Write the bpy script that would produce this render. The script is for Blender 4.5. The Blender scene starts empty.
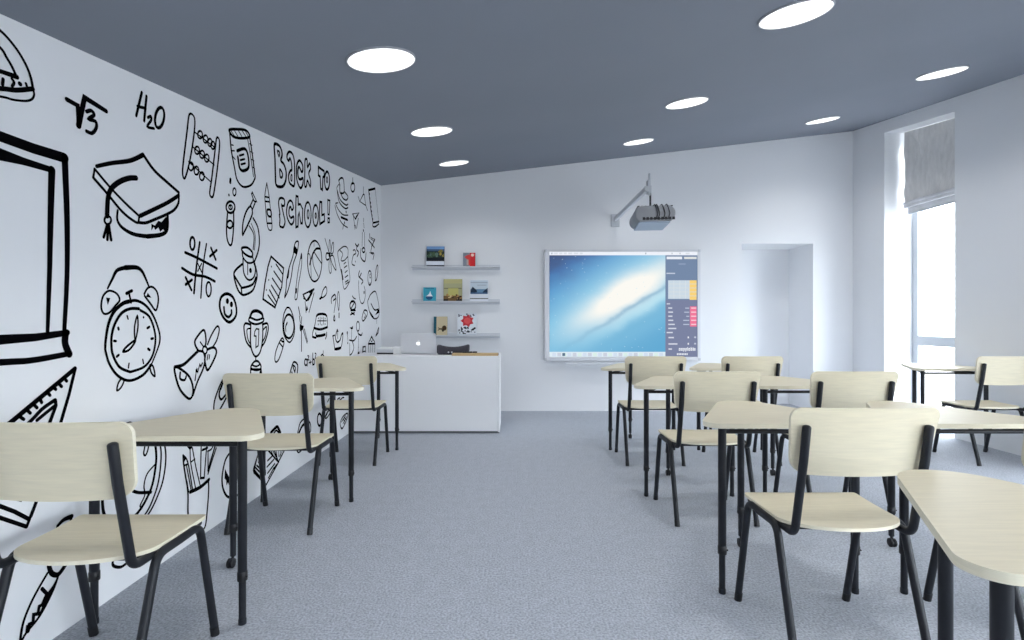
WORLD = 18.0
LAMPW = 4.8
SPREAD = 125
EXPO = 0.05
import bpy, bmesh, math, random
from mathutils import Vector, Matrix
random.seed(7)
C = bpy.context.scene.collection
PI = math.pi
F = 512.0            # focal length in pixels of the 1024 wide frame
HC = 1.15            # eye height
XL, XR, YB, YR = -1.655, 4.31, 6.47, -2.6
FOLD = 1.2

def cz(x, y):
    """ceiling height"""
    return HC + 0.938 + 0.1155 * x + 0.1471 * max(y, FOLD)

# ---------------------------------------------------------------- materials
def srgb(r, g, b):
    f = lambda c: (c / 255 / 12.92) if c / 255 <= 0.04045 else ((c / 255 + 0.055) / 1.055) ** 2.4
    return (f(r), f(g), f(b), 1)

def mat(name, col, rough=0.6, metal=0.0, spec=0.4, bump=None, var=None, emit=None, estr=1.0, stretch=(1, 1, 1)):
    m = bpy.data.materials.new(name)
    m.use_nodes = True
    nt = m.node_tree
    p = nt.nodes['Principled BSDF']
    c4 = (*col[:3], 1)
    p.inputs['Base Color'].default_value = c4
    p.inputs['Roughness'].default_value = rough
    p.inputs['Metallic'].default_value = metal
    p.inputs['Specular IOR Level'].default_value = spec
    if emit is not None:
        p.inputs['Emission Color'].default_value = (*emit[:3], 1)
        p.inputs['Emission Strength'].default_value = estr
    if var or bump:
        tc = nt.nodes.new('ShaderNodeTexCoord')
        mp = nt.nodes.new('ShaderNodeMapping')
        mp.inputs['Scale'].default_value = stretch
        nt.links.new(tc.outputs['Object'], mp.inputs['Vector'])
    if var:
        scale, amt = var
        n = nt.nodes.new('ShaderNodeTexNoise')
        n.inputs['Scale'].default_value = scale
        n.inputs['Detail'].default_value = 6
        nt.links.new(mp.outputs[0], n.inputs['Vector'])
        r = nt.nodes.new('ShaderNodeValToRGB')
        r.color_ramp.elements[0].position = 0.3
        r.color_ramp.elements[1].position = 0.7
        r.color_ramp.elements[0].color = (*[max(0, x * (1 - amt)) for x in col[:3]], 1)
        r.color_ramp.elements[1].color = (*[min(1, x * (1 + amt)) for x in col[:3]], 1)
        nt.links.new(n.outputs['Fac'], r.inputs[0])
        nt.links.new(r.outputs[0], p.inputs['Base Color'])
    if bump:
        scale, strength, dist = bump
        n2 = nt.nodes.new('ShaderNodeTexNoise')
        n2.inputs['Scale'].default_value = scale
        n2.inputs['Detail'].default_value = 4
        nt.links.new(mp.outputs[0], n2.inputs['Vector'])
        b = nt.nodes.new('ShaderNodeBump')
        b.inputs['Strength'].default_value = strength
        b.inputs['Distance'].default_value = dist
        nt.links.new(n2.outputs['Fac'], b.inputs['Height'])
        nt.links.new(b.outputs[0], p.inputs['Normal'])
    return m

def emat(name, col, s=1.0):
    m = bpy.data.materials.new(name)
    m.use_nodes = True
    nt = m.node_tree
    nt.nodes.clear()
    o = nt.nodes.new('ShaderNodeOutputMaterial')
    e = nt.nodes.new('ShaderNodeEmission')
    e.inputs[0].default_value = (*col[:3], 1)
    e.inputs[1].default_value = s
    nt.links.new(e.outputs[0], o.inputs[0])
    return m

M = {}
M['wall'] = mat('white_wall_paint', (0.82, 0.828, 0.845), 0.75, spec=0.2, bump=(60, 0.05, 0.002))
M['ceiling'] = mat('grey_ceiling_paint', (0.225, 0.243, 0.283), 0.85, spec=0.15, var=(0.8, 0.03))
M['ink'] = mat('black_mural_paint', (0.003, 0.003, 0.004), 0.8, spec=0.0)
M['wood'] = mat('pale_plywood', (0.78, 0.70, 0.515), 0.5, spec=0.3, var=(3.0, 0.045), stretch=(3, 40, 40))
M['wood_edge'] = mat('plywood_edge', (0.83, 0.77, 0.60), 0.6, spec=0.2, var=(3.0, 0.06), stretch=(4, 4, 300))
M['black'] = mat('black_powder_coat', (0.012, 0.0135, 0.018), 0.45, spec=0.3, bump=(400, 0.08, 0.001))
M['plastic'] = mat('black_plastic', (0.010, 0.010, 0.012), 0.45)
M['white_lam'] = mat('white_laminate', (0.92, 0.92, 0.93), 0.45, spec=0.4)
M['white_pvc'] = mat('white_window_frame', (0.50, 0.53, 0.57), 0.35)
M['shelf'] = mat('grey_shelf_laminate', (0.64, 0.66, 0.70), 0.4)
M['alu'] = mat('brushed_aluminium', (0.62, 0.64, 0.67), 0.38, metal=0.6)
M['silver'] = mat('silver_plastic', (0.55, 0.57, 0.60), 0.4)
M['proj'] = mat('grey_projector_shell', (0.26, 0.27, 0.29), 0.5)
M['projd'] = mat('dark_vent', (0.02, 0.02, 0.025), 0.6)
M['projb'] = mat('blue_grey_underside', (0.36, 0.43, 0.54), 0.5)
M['cable'] = mat('dark_cable', (0.03, 0.03, 0.035), 0.6)
M['lamp'] = emat('lamp_diffuser', (0.97, 0.985, 1.0), 1.5)
M['lamp_ring'] = mat('white_lamp_ring', (0.35, 0.36, 0.39), 0.5)
M['paper'] = mat('white_paper', (0.82, 0.82, 0.81), 0.8)
M['kick'] = mat('grey_plinth', (0.12, 0.125, 0.14), 0.6)
M['tan'] = mat('tan_wood_board', (0.55, 0.38, 0.19), 0.5, var=(4, 0.12), stretch=(2, 30, 30))
M['pouch'] = mat('charcoal_fabric', (0.055, 0.053, 0.066), 0.9, bump=(500, 0.3, 0.002))

# carpet
def carpet():
    m = mat('grey_loop_carpet', (0.30, 0.315, 0.35), 0.95, spec=0.1)
    nt = m.node_tree
    p = nt.nodes['Principled BSDF']
    tc = nt.nodes.new('ShaderNodeTexCoord')
    n = nt.nodes.new('ShaderNodeTexNoise'); n.inputs['Scale'].default_value = 110; n.inputs['Detail'].default_value = 3
    n3 = nt.nodes.new('ShaderNodeTexNoise'); n3.inputs['Scale'].default_value = 16; n3.inputs['Detail'].default_value = 5
    r = nt.nodes.new('ShaderNodeValToRGB')
    r.color_ramp.elements[0].position = 0.32; r.color_ramp.elements[0].color = (0.325, 0.345, 0.385, 1)
    r.color_ramp.elements[1].position = 0.68; r.color_ramp.elements[1].color = (0.575, 0.605, 0.665, 1)
    r2 = nt.nodes.new('ShaderNodeValToRGB')
    r2.color_ramp.elements[0].position = 0.3; r2.color_ramp.elements[0].color = (0.91, 0.91, 0.91, 1)
    r2.color_ramp.elements[1].position = 0.7; r2.color_ramp.elements[1].color = (1.0, 1.0, 1.0, 1)
    mx = nt.nodes.new('ShaderNodeMix'); mx.data_type = 'RGBA'; mx.blend_type = 'MULTIPLY'
    mx.inputs['Factor'].default_value = 1.0
    nt.links.new(tc.outputs['Object'], n.inputs['Vector']); nt.links.new(tc.outputs['Object'], n3.inputs['Vector'])
    nt.links.new(n.outputs['Fac'], r.inputs[0]); nt.links.new(n3.outputs['Fac'], r2.inputs[0])
    nt.links.new(r.outputs[0], mx.inputs['A']); nt.links.new(r2.outputs[0], mx.inputs['B'])
    nt.links.new(mx.outputs['Result'], p.inputs['Base Color'])
    b = nt.nodes.new('ShaderNodeBump'); b.inputs['Strength'].default_value = 0.6; b.inputs['Distance'].default_value = 0.006
    nt.links.new(n.outputs['Fac'], b.inputs['Height']); nt.links.new(b.outputs[0], p.inputs['Normal'])
    return m
M['carpet'] = carpet()

def glass_mat():
    m = bpy.data.materials.new('window_glass'); m.use_nodes = True
    nt = m.node_tree; nt.nodes.clear()
    o = nt.nodes.new('ShaderNodeOutputMaterial'); mx = nt.nodes.new('ShaderNodeMixShader')
    t = nt.nodes.new('ShaderNodeBsdfTransparent'); g = nt.nodes.new('ShaderNodeBsdfGlossy')
    g.inputs['Roughness'].default_value = 0.02
    mx.inputs[0].default_value = 0.04
    t.inputs[0].default_value = (0.97, 0.985, 0.99, 1)
    nt.links.new(t.outputs[0], mx.inputs[1]); nt.links.new(g.outputs[0], mx.inputs[2])
    nt.links.new(mx.outputs[0], o.inputs[0])
    return m
M['glass'] = glass_mat()

def blind_mat():
    m = mat('taupe_blind_linen', (0.70, 0.685, 0.67), 0.9, spec=0.1, var=(9, 0.09), stretch=(1, 2.2, 0.8), bump=(12, 0.5, 0.03))
    return m
M['blind'] = blind_mat()
M['fold'] = mat('pale_blind_hem', (0.6, 0.6, 0.62), 0.9, spec=0.1, var=(9, 0.1))

# ---------------------------------------------------------------- mesh helpers
def obj(name, bm, mats, parent=None, smooth=False, label=None):
    me = bpy.data.meshes.new(name)
    bmesh.ops.recalc_face_normals(bm, faces=bm.faces[:])
    bm.to_mesh(me); bm.free()
    if not isinstance(mats, (list, tuple)): mats = [mats]
    for m in mats: me.materials.append(m)
    if smooth:
        for p in me.polygons: p.use_smooth = True
        try: me.set_sharp_from_angle(angle=math.radians(38))
        except Exception: pass
    o = bpy.data.objects.new(name, me)
    C.objects.link(o)
    if parent is not None: o.parent = parent
    if label: o['label'] = label
    return o

def tag(o, label, cat, group=None):
    o['label'] = label; o['category'] = cat
    if group: o['group'] = group
    return o

def thing(name, label, cat, loc=(0, 0, 0), rotz=0, group=None):
    o = bpy.data.objects.new(name, None); C.objects.link(o)
    o.empty_display_size = 0.1
    o.location = loc; o.rotation_euler = (0, 0, rotz)
    return tag(o, label, cat, group)

def struct(name, bm, m, parent=None, label=None, cat=None):
    o = obj(name, bm, m, parent)
    if parent is None:
        o['kind'] = 'structure'
        if label: o['label'] = label
        if cat: o['category'] = cat
    return o

def copy_tree(o, parent=None):
    c = o.copy(); C.objects.link(c)
    if parent is not None: c.parent = parent
    for ch in list(o.children): copy_tree(ch, c)
    return c

def box(bm, x0, x1, y0, y1, z0, z1, mi=0, ztop=None):
    """axis box; ztop(x,y) optional top height function"""
    vs = []
    for (x, y) in ((x0, y0), (x1, y0), (x1, y1), (x0, y1)):
        vs.append(bm.verts.new((x, y, z0)))
    for (x, y) in ((x0, y0), (x1, y0), (x1, y1), (x0, y1)):
        vs.append(bm.verts.new((x, y, ztop(x, y) if ztop else z1)))
    fs = []
    for idx in ((3, 2, 1, 0), (4, 5, 6, 7), (0, 1, 5, 4), (1, 2, 6, 5), (2, 3, 7, 6), (3, 0, 4, 7)):
        f = bm.faces.new([vs[i] for i in idx]); f.material_index = mi; fs.append(f)
    return vs, fs

def bbox(x0, x1, y0, y1, z0, z1, bev=0.004, seg=2):
    bm = bmesh.new(); box(bm, x0, x1, y0, y1, z0, z1)
    if bev: bmesh.ops.bevel(bm, geom=bm.edges[:], offset=bev, segments=seg, affect='EDGES', profile=0.5)
    return bm

def fillet_path(pts, r, n=7):
    pts = [Vector(p) for p in pts]
    if len(pts) < 3: return pts
    out = [pts[0]]
    for i in range(1, len(pts) - 1):
        a, b, c = pts[i - 1], pts[i], pts[i + 1]
        d1 = (a - b); d2 = (c - b)
        l1, l2 = d1.length, d2.length
        d1.normalize(); d2.normalize()
        ang = d1.angle(d2)
        if ang > PI - 0.02: out.append(b); continue
        t = min(r / math.tan(ang / 2), l1 * 0.49, l2 * 0.49)
        p1, p2 = b + d1 * t, b + d2 * t
        for k in range(n + 1):
            s = k / n
            out.append((1 - s) ** 2 * p1 + 2 * s * (1 - s) * b + s * s * p2)
    out.append(pts[-1])
    return out

def tube(bm, pts, r, seg=14, fillet=0.0, n=7, dome=True, mi=0):
    P = fillet_path(pts, fillet, n) if fillet else [Vector(p) for p in pts]
    # rounded ends
    rad = [r] * len(P)
    if dome:
        d0 = (P[0] - P[1]).normalized(); d1 = (P[-1] - P[-2]).normalized()
        pre, post, rp, rq = [], [], [], []
        for a in (0.98, 0.8, 0.5, 0.25):
            pre.append(P[0] + d0 * r * math.sin(a * PI / 2) * 0.6); rp.append(r * math.cos(a * PI / 2))
        for a in (0.25, 0.5, 0.8, 0.98):
            post.append(P[-1] + d1 * r * math.sin(a * PI / 2) * 0.6); rq.append(r * math.cos(a * PI / 2))
        P = pre + P + post; rad = rp + rad + rq
    rings = []
    t = (P[1] - P[0]).normalized()
    up = Vector((1, 0, 0)) if abs(t.x) < 0.9 else Vector((0, 1, 0))
    nrm = (up - t * up.dot(t)).normalized()
    for i, p in enumerate(P):
        if i == 0: tt = (P[1] - P[0])
        elif i == len(P) - 1: tt = (P[-1] - P[-2])
        else: tt = (P[i + 1] - P[i]).normalized() + (P[i] - P[i - 1]).normalized()
        tt.normalize()
        nrm = (nrm - tt * nrm.dot(tt)).normalized()
        bn = tt.cross(nrm)
        rings.append([bm.verts.new(p + (nrm * math.cos(2 * PI * k / seg) + bn * math.sin(2 * PI * k / seg)) * rad[i]) for k in range(seg)])
    for a, b in zip(rings, rings[1:]):
        for k in range(seg):
            f = bm.faces.new((a[k], a[(k + 1) % seg], b[(k + 1) % seg], b[k])); f.material_index = mi
    f = bm.faces.new(rings[0][::-1]); f.material_index = mi
    f = bm.faces.new(rings[-1]); f.material_index = mi

def lathe(bm, prof, c=(0, 0, 0), seg=20, axis='z', mi=0):
    """prof: (r, h) list"""
    rings = []
    c = Vector(c)
    for r, h in prof:
        ring = []
        for k in range(seg):
            a = 2 * PI * k / seg
            u, v = r * math.cos(a), r * math.sin(a)
            p = {'z': (u, v, h), 'x': (h, u, v), 'y': (u, h, v)}[axis]
            ring.append(bm.verts.new(c + Vector(p)))
        rings.append(ring)
    for a, b in zip(rings, rings[1:]):
        for k in range(seg):
            f = bm.faces.new((a[k], a[(k + 1) % seg], b[(k + 1) % seg], b[k])); f.material_index = mi
    bm.faces.new(rings[0][::-1]).material_index = mi
    bm.faces.new(rings[-1]).material_index = mi

def arc(cx, cy, r, a0, a1, n=8):
    return [(cx + r * math.cos(math.radians(a0 + (a1 - a0) * k / n)), cy + r * math.sin(math.radians(a0 + (a1 - a0) * k / n))) for k in range(n + 1)]

def round_corner(a, b, c, r, n=8):
    a, b, c = Vector(a), Vector(b), Vector(c)
    d1 = (a - b).normalized(); d2 = (c - b).normalized()
    ang = d1.angle(d2); t = r / math.tan(ang / 2)
    ctr = b + (d1 + d2).normalized() * (r / math.sin(ang / 2))
    p1, p2 = b + d1 * t, b + d2 * t
    a1 = math.atan2(p1.y - ctr.y, p1.x - ctr.x); a2 = math.atan2(p2.y - ctr.y, p2.x - ctr.x)
    da = (a2 - a1 + PI) % (2 * PI) - PI
    return [(ctr.x + r * math.cos(a1 + da * k / n), ctr.y + r * math.sin(a1 + da * k / n)) for k in range(n + 1)]

def plate(half, thick, place, nx=16):
    """solid sheet. half: list of (half-width w, v) with v rising; place(u, v, s) -> Vector, s = -1 / +1 side"""
    bm = bmesh.new()
    rows = [[], []]
    for s in (0, 1):
        for w, v in half:
            rows[s].append([bm.verts.new(place(w * (2 * k / nx - 1), v, (-1, 1)[s])) for k in range(nx + 1)])
    for s in (0, 1):
        for a, b in zip(rows[s], rows[s][1:]):
            for k in range(nx):
                bm.faces.new((a[k], a[k + 1], b[k + 1], b[k]))
    A, B = rows
    def strip(p, q):
        for k in range(len(p) - 1):
            f = bm.faces.new((p[k], p[k + 1], q[k + 1], q[k])); f.material_index = 1
    strip(A[0], B[0]); strip(A[-1], B[-1])
    strip([r[0] for r in A], [r[0] for r in B]); strip([r[-1] for r in A], [r[-1] for r in B])
    return bm
def refine(half, step=0.02):
    out = [half[0]]
    for a, b in zip(half, half[1:]):
        n = max(1, int(math.ceil((b[1] - a[1]) / step)))
        for k in range(1, n + 1):
            out.append((a[0] + (b[0] - a[0]) * k / n, a[1] + (b[1] - a[1]) * k / n))
    # drop duplicates in v
    res = [out[0]]
    for p in out[1:]:
        if p[1] - res[-1][1] > 1e-5: res.append(p)
    return res

# ================================================================= ROOM SHELL
WT = 0.2
bm = bmesh.new(); box(bm, XL - WT, XR + 0.45, YR - WT, YB + 0.9, -0.12, 0.0)
floor = struct('floor', bm, M['carpet'], label='grey speckled carpet floor', cat='floor')

bm = bmesh.new()
xa, xb = XL - WT, XR + 0.45
ys = (YR - WT, FOLD, YB + 0.9)
lo = [[bm.verts.new((x, y, cz(x, y))) for x in (xa, xb)] for y in ys]
hi = [[bm.verts.new((x, y, cz(x, y) + 0.2)) for x in (xa, xb)] for y in ys]
for g in (lo, hi):
    for i in (0, 1): bm.faces.new((g[i][0], g[i][1], g[i + 1][1], g[i + 1][0]))
for i in (0, 1):
    for k in (0, 1): bm.faces.new((lo[i][k], lo[i + 1][k], hi[i + 1][k], hi[i][k]))
for i in (0, 2): bm.faces.new((lo[i][0], lo[i][1], hi[i][1], hi[i][0]))
struct('ceiling', bm, M['ceiling'], label='dark grey sloping ceiling', cat='ceiling')

ct = lambda x, y: cz(x, y) + 0.03
bm = bmesh.new()
for y0, y1 in ((YR - WT, FOLD), (FOLD, YB)):
    box(bm, XL - WT, XL, y0, y1, 0, 0, ztop=ct)
wall_left = struct('wall_left', bm, M['wall'], label='white left wall covered in black school drawings', cat='wall')

# back wall with a doorway niche
NX0, NX1, NZ, ND = 2.905, 3.805, 2.115, 0.56
bm = bmesh.new()
box(bm, XL - WT, NX0, YB, YB + WT, 0, 0, ztop=ct)
box(bm, NX1, XR + 0.45, YB, YB + ND, 0, 0, ztop=ct)
box(bm, NX0, NX1, YB, YB + WT, NZ, 0, ztop=ct)
box(bm, NX0 - WT, NX0, YB + WT, YB + ND, 0, NZ + 0.15)
box(bm, NX0, NX1, YB + WT, YB + ND, NZ, NZ + 0.15)
box(bm, NX0 - WT, NX1 + 0.1, YB + ND, YB + ND + 0.12, 0, NZ + 0.15)
struct('wall_back', bm, M['wall'], label='white back wall with a plain doorway niche', cat='wall')

ADDED_RWIN = [(1.9, 2.75), (2.95, 4.25)]  # unseen windows, added to light the room from behind the viewpoint
RZ0, RZ1 = 0.10, 1.95
bm = bmesh.new()
xs = [XL - WT, 1.9, 2.75, 2.95, 4.25, XR + 0.45]
for i in (0, 2, 4): box(bm, xs[i], xs[i + 1], YR - WT, YR, 0, 0, ztop=ct)
for a, b in ADDED_RWIN:
    box(bm, a, b, YR - WT, YR, 0, RZ0)
    vs, fs = box(bm, a, b, YR - WT, YR, RZ1, 0, ztop=ct)
struct('wall_rear', bm, M['wall'], label='white wall behind the viewpoint', cat='wall')

# right wall with a full height window recess, plus added low openings
WINS = [(4.985, 5.925), (2.3, 3.5), (-2.4, -0.75), (-0.55, 1.1)]  # first is in view; the others are unseen, added for daylight
WD, WO = 0.32, 0.45
head1 = lambda x, y: cz(XR, y) - 0.14
low_head = lambda x, y: 1.7 if y < 2 else 1.25  # added side windows kept low to shape their daylight
bm = bmesh.new()
edges = [YR - WT]
for a, b in sorted(WINS): edges += [a, b]
edges.append(YB)
for i in range(0, len(edges), 2):
    a, b = edges[i], edges[i + 1]
    if a < FOLD < b:
        box(bm, XR, XR + WO, a, FOLD, 0, 0, ztop=ct); box(bm, XR, XR + WO, FOLD, b, 0, 0, ztop=ct)
    else: box(bm, XR, XR + WO, a, b, 0, 0, ztop=ct)
for a, b in WINS:      # lintels
    head = head1 if a > 4 else low_head
    cuts = [a, FOLD, b] if a < FOLD < b else [a, b]
    for p, q in zip(cuts, cuts[1:]):
        vs, fs = box(bm, XR, XR + WO, p, q, 0, 0, ztop=ct)
        for v in vs[:4]: v.co.z = head(v.co.x, v.co.y)
struct('wall_right', bm, M['wall'], label='white right wall with a tall window recess', cat='wall')

for wi, (a, b) in enumerate(WINS):
    x0, x1 = XR + WD, XR + WD + 0.07
    head = head1 if a > 4 else low_head
    fw = 0.085
    bm = bmesh.new()
    box(bm, x0, x1, b - fw, b, 0, 0, ztop=head)
    box(bm, x0, x1, a, a + fw, 0, 0, ztop=head)
    box(bm, x0, x1, a + fw, b - fw, 0, 0.07)
    box(bm, x0, x1, a + fw, b - fw, 0.862, 0.968)
    ht = lambda x, y: head(x, y) - 0.08
    vs, fs = box(bm, x0, x1, a + fw, b - fw, 0, 0, ztop=head)
    for v in vs[:4]: v.co.z = head(v.co.x, v.co.y) - 0.08
    w = obj('window_%d' % (wi + 1), bm, M['white_pvc'])  # all but the first are unseen windows added for daylight
    w['kind'] = 'structure'
    if wi == 0:
        w['label'] = 'tall white framed window in the right wall'; w['category'] = 'window'
    bm = bmesh.new()
    vs, fs = box(bm, x0 + 0.03, x0 + 0.036, a + fw, b - fw, 0.968, 0, ztop=ht)
    obj('pane', bm, M['glass'], w)
    bm = bmesh.new(); box(bm, x0 + 0.03, x0 + 0.036, a + fw, b - fw, 0.07, 0.862)
    obj('pane', bm, M['glass'], w)
    # daylight portal in the opening
    la = bpy.data.lights.new('window_portal', 'AREA'); la.shape = 'RECTANGLE'
    la.size = 0.94; la.size_y = head(0, (a + b) / 2); la.cycles.is_portal = True
    lo_ = bpy.data.objects.new('window_portal', la); C.objects.link(lo_)
    lo_.location = (XR + WD + 0.12, (a + b) / 2, la.size_y / 2)
    lo_.rotation_euler = (PI / 2, 0, PI / 2)

for k, (a, b) in enumerate(ADDED_RWIN):
    y0, y1 = YR - 0.14, YR - 0.07
    bm = bmesh.new()
    for p, q in ((a, a + 0.07), (b - 0.07, b), ((a + b) / 2 - 0.05, (a + b) / 2 + 0.05)): box(bm, p, q, y0, y1, RZ0, RZ1)
    for p, q in ((a + 0.07, (a + b) / 2 - 0.05), ((a + b) / 2 + 0.05, b - 0.07)):
        box(bm, p, q, y0, y1, RZ0, RZ0 + 0.07); box(bm, p, q, y0, y1, RZ1 - 0.07, RZ1)
    w = obj('window_%d' % (5 + k), bm, M['white_pvc']); w['kind'] = 'structure'  # added rear window, never in view, lets in extra daylight
    for p, q in ((a + 0.07, (a + b) / 2 - 0.05), ((a + b) / 2 + 0.05, b - 0.07)):
        bm = bmesh.new(); box(bm, p, q, y0 + 0.03, y0 + 0.036, RZ0 + 0.07, RZ1 - 0.07)
        obj('pane', bm, M['glass'], w)
    la = bpy.data.lights.new('window_portal', 'AREA'); la.shape = 'RECTANGLE'
    la.size = b - a; la.size_y = RZ1 - RZ0; la.cycles.is_portal = True
    lo_ = bpy.data.objects.new('window_portal', la); C.objects.link(lo_)
    lo_.location = ((a + b) / 2, YR - WT - 0.02, (RZ0 + RZ1) / 2); lo_.rotation_euler = (PI / 2, 0, PI)

# ================================================================= ROMAN BLIND
bl = thing('roman_blind', 'taupe linen roman blind half drawn over the tall window', 'blind', (4.51, 5.455, 2.35))
zt = lambda y: head1(XR, y + 5.455) - 2.35 - 0.005
y0, y1 = -0.45, 0.43
bm = bmesh.new()
ny, nz = 14, 40
rng = random.Random(3)
grid = []
for s in (0, 1):
    g = []
    for j in range(nz + 1):
        row = []
        for i in range(ny + 1):
            y = y0 + (y1 - y0) * i / ny
            t = j / nz
            z = 0.13 + (zt(y) - 0.13) * t
            x = 0.012 * math.sin(7 * y + 9 * t) * (1 - t) + 0.009 * math.sin(17 * y - 6 * t + 2) * math.sin(PI * t) + 0.006 * math.sin(31 * y + 23 * t) * (1 - t)
            row.append(bm.verts.new((x + s * 0.004, y, z)))
        g.append(row)
    grid.append(g)
for g in grid:
    for a, b in zip(g, g[1:]):
        for k in range(ny): bm.faces.new((a[k], a[k + 1], b[k + 1], b[k]))
def rim(a, b):
    for k in range(len(a) - 1): bm.faces.new((a[k], a[k + 1], b[k + 1], b[k]))
rim(grid[0][0], grid[1][0]); rim(grid[0][-1], grid[1][-1])
rim([r[0] for r in grid[0]], [r[0] for r in grid[1]]); rim([r[-1] for r in grid[0]], [r[-1] for r in grid[1]])
obj('fabric', bm, M['blind'], bl, smooth=True)
for k, (dx, z0, z1) in enumerate(((-0.024, 0.115, 0.150), (-0.014, 0.080, 0.125), (0.02, 0.022, 0.10))):
    b_ = bbox(dx, dx + 0.03, y0, y1 if k < 2 else y1 - 0.02, z0, z1, 0.008, 3)
    obj('fold', b_, M['fold'], bl, smooth=True)
obj('bottom_bar', bbox(0.022, 0.048, y0, y1 - 0.02, 0.006, 0.022, 0.004), M['white_pvc'], bl)
obj('head_rail', bbox(0.02, 0.06, y0, y1, 0.80, 0.83, 0.004), M['white_pvc'], bl)

# ================================================================= CEILING LIGHTS
nrm = Vector((0.1155, 0.1471, -1)).normalized()
def ceiling_light(px, py, label, XY=None):
    u, v = (px - 512) / F, (320 - py) / F
    Y = 0.938 / (v - 0.1155 * u - 0.1471); X = u * Y
    if XY: X, Y = XY
    t = thing('ceiling_light', label, 'ceiling light', (X, Y, cz(X, Y)), group='round ceiling lights')
    t.rotation_mode = 'QUATERNION'; t.rotation_quaternion = (-nrm if Y > FOLD else Vector((-0.1155, 0, 1)).normalized()).to_track_quat('Z', 'Y')
    bm = bmesh.new()
    prof = [(0.1545, 0.0), (0.1545, -0.008), (0.158, -0.009), (0.160, -0.006), (0.1605, 0.0)]
    seg = 48; rings = []
    for r, h in prof: rings.append([bm.verts.new((r * math.cos(2 * PI * k / seg), r * math.sin(2 * PI * k / seg), h)) for k in range(seg)])
    for a, b in zip(rings, rings[1:] + rings[:1]):
        for k in range(seg): bm.faces.new((a[k], a[(k + 1) % seg], b[(k + 1) % seg], b[k]))
    obj('housing_ring', bm, M['lamp_ring'], t, smooth=True)
    bm = bmesh.new(); lathe(bm, [(0.1545, -0.001), (0.1545, -0.006), (0.10, -0.008), (0.01, -0.0085)], seg=48)
    obj('diffuser', bm, M['lamp'], t)
    la = bpy.data.lights.new('downlight', 'AREA'); la.shape = 'DISK'; la.size = 0.29
    la.energy = LAMPW; la.spread = math.radians(SPREAD); la.color = (0.97, 0.985, 1.0)
    lo_ = bpy.data.objects.new('downlight', la); C.objects.link(lo_)
    lo_.parent = t; lo_.location = (0, 0, -0.013)
for px, py, l in ((381.4, 59.7, 'large round flush ceiling light nearest the drawn wall and the viewpoint'),
                  (431.7, 131, 'round flush ceiling light, middle one of the row beside the drawn wall'),
                  (453.9, 162.8, 'round flush ceiling light above the wall shelves, last beside the drawn wall'),
                  (795.3, 13.6, 'largest round ceiling light, nearest one of the centre row'),
                  (686.7, 102.5, 'round flush ceiling light, middle one of the centre row'),
                  (638.3, 141.5, 'small round ceiling light just in front of the projector arm'),
                  (941.6, 72.8, 'round flush ceiling light nearest the roman blind'),
                  (822.5, 120.0, 'round ceiling light near the back right corner above the doorway niche')):
    ceiling_light(px, py, l)
# unseen lamps added out of frame to brighten the room
for X, Y in ((3.26, 2.39), (-0.61, 0.85), (1.32, 0.85), (3.26, 0.85), (-0.61, -0.65), (1.32, -0.65), (3.26, -0.65)):
    ceiling_light(0, 0, 'unseen round ceiling light added out of frame to brighten the room', (X, Y))
# ================================================================= CHAIRS
R_T = 0.0135
def half_round_rect(top_w, bot_w, z0, z1, rt, rb):
    """half profile (w, v) of a symmetric plate, wider at the top"""
    pb = round_corner((0, z0), (bot_w, z0), (top_w, z1), rb)
    pt = round_corner((bot_w, z0), (top_w, z1), (0, z1), rt)
    return [(0.6 * pb[0][0], z0 - 1e-4)] + pb + pt

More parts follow.
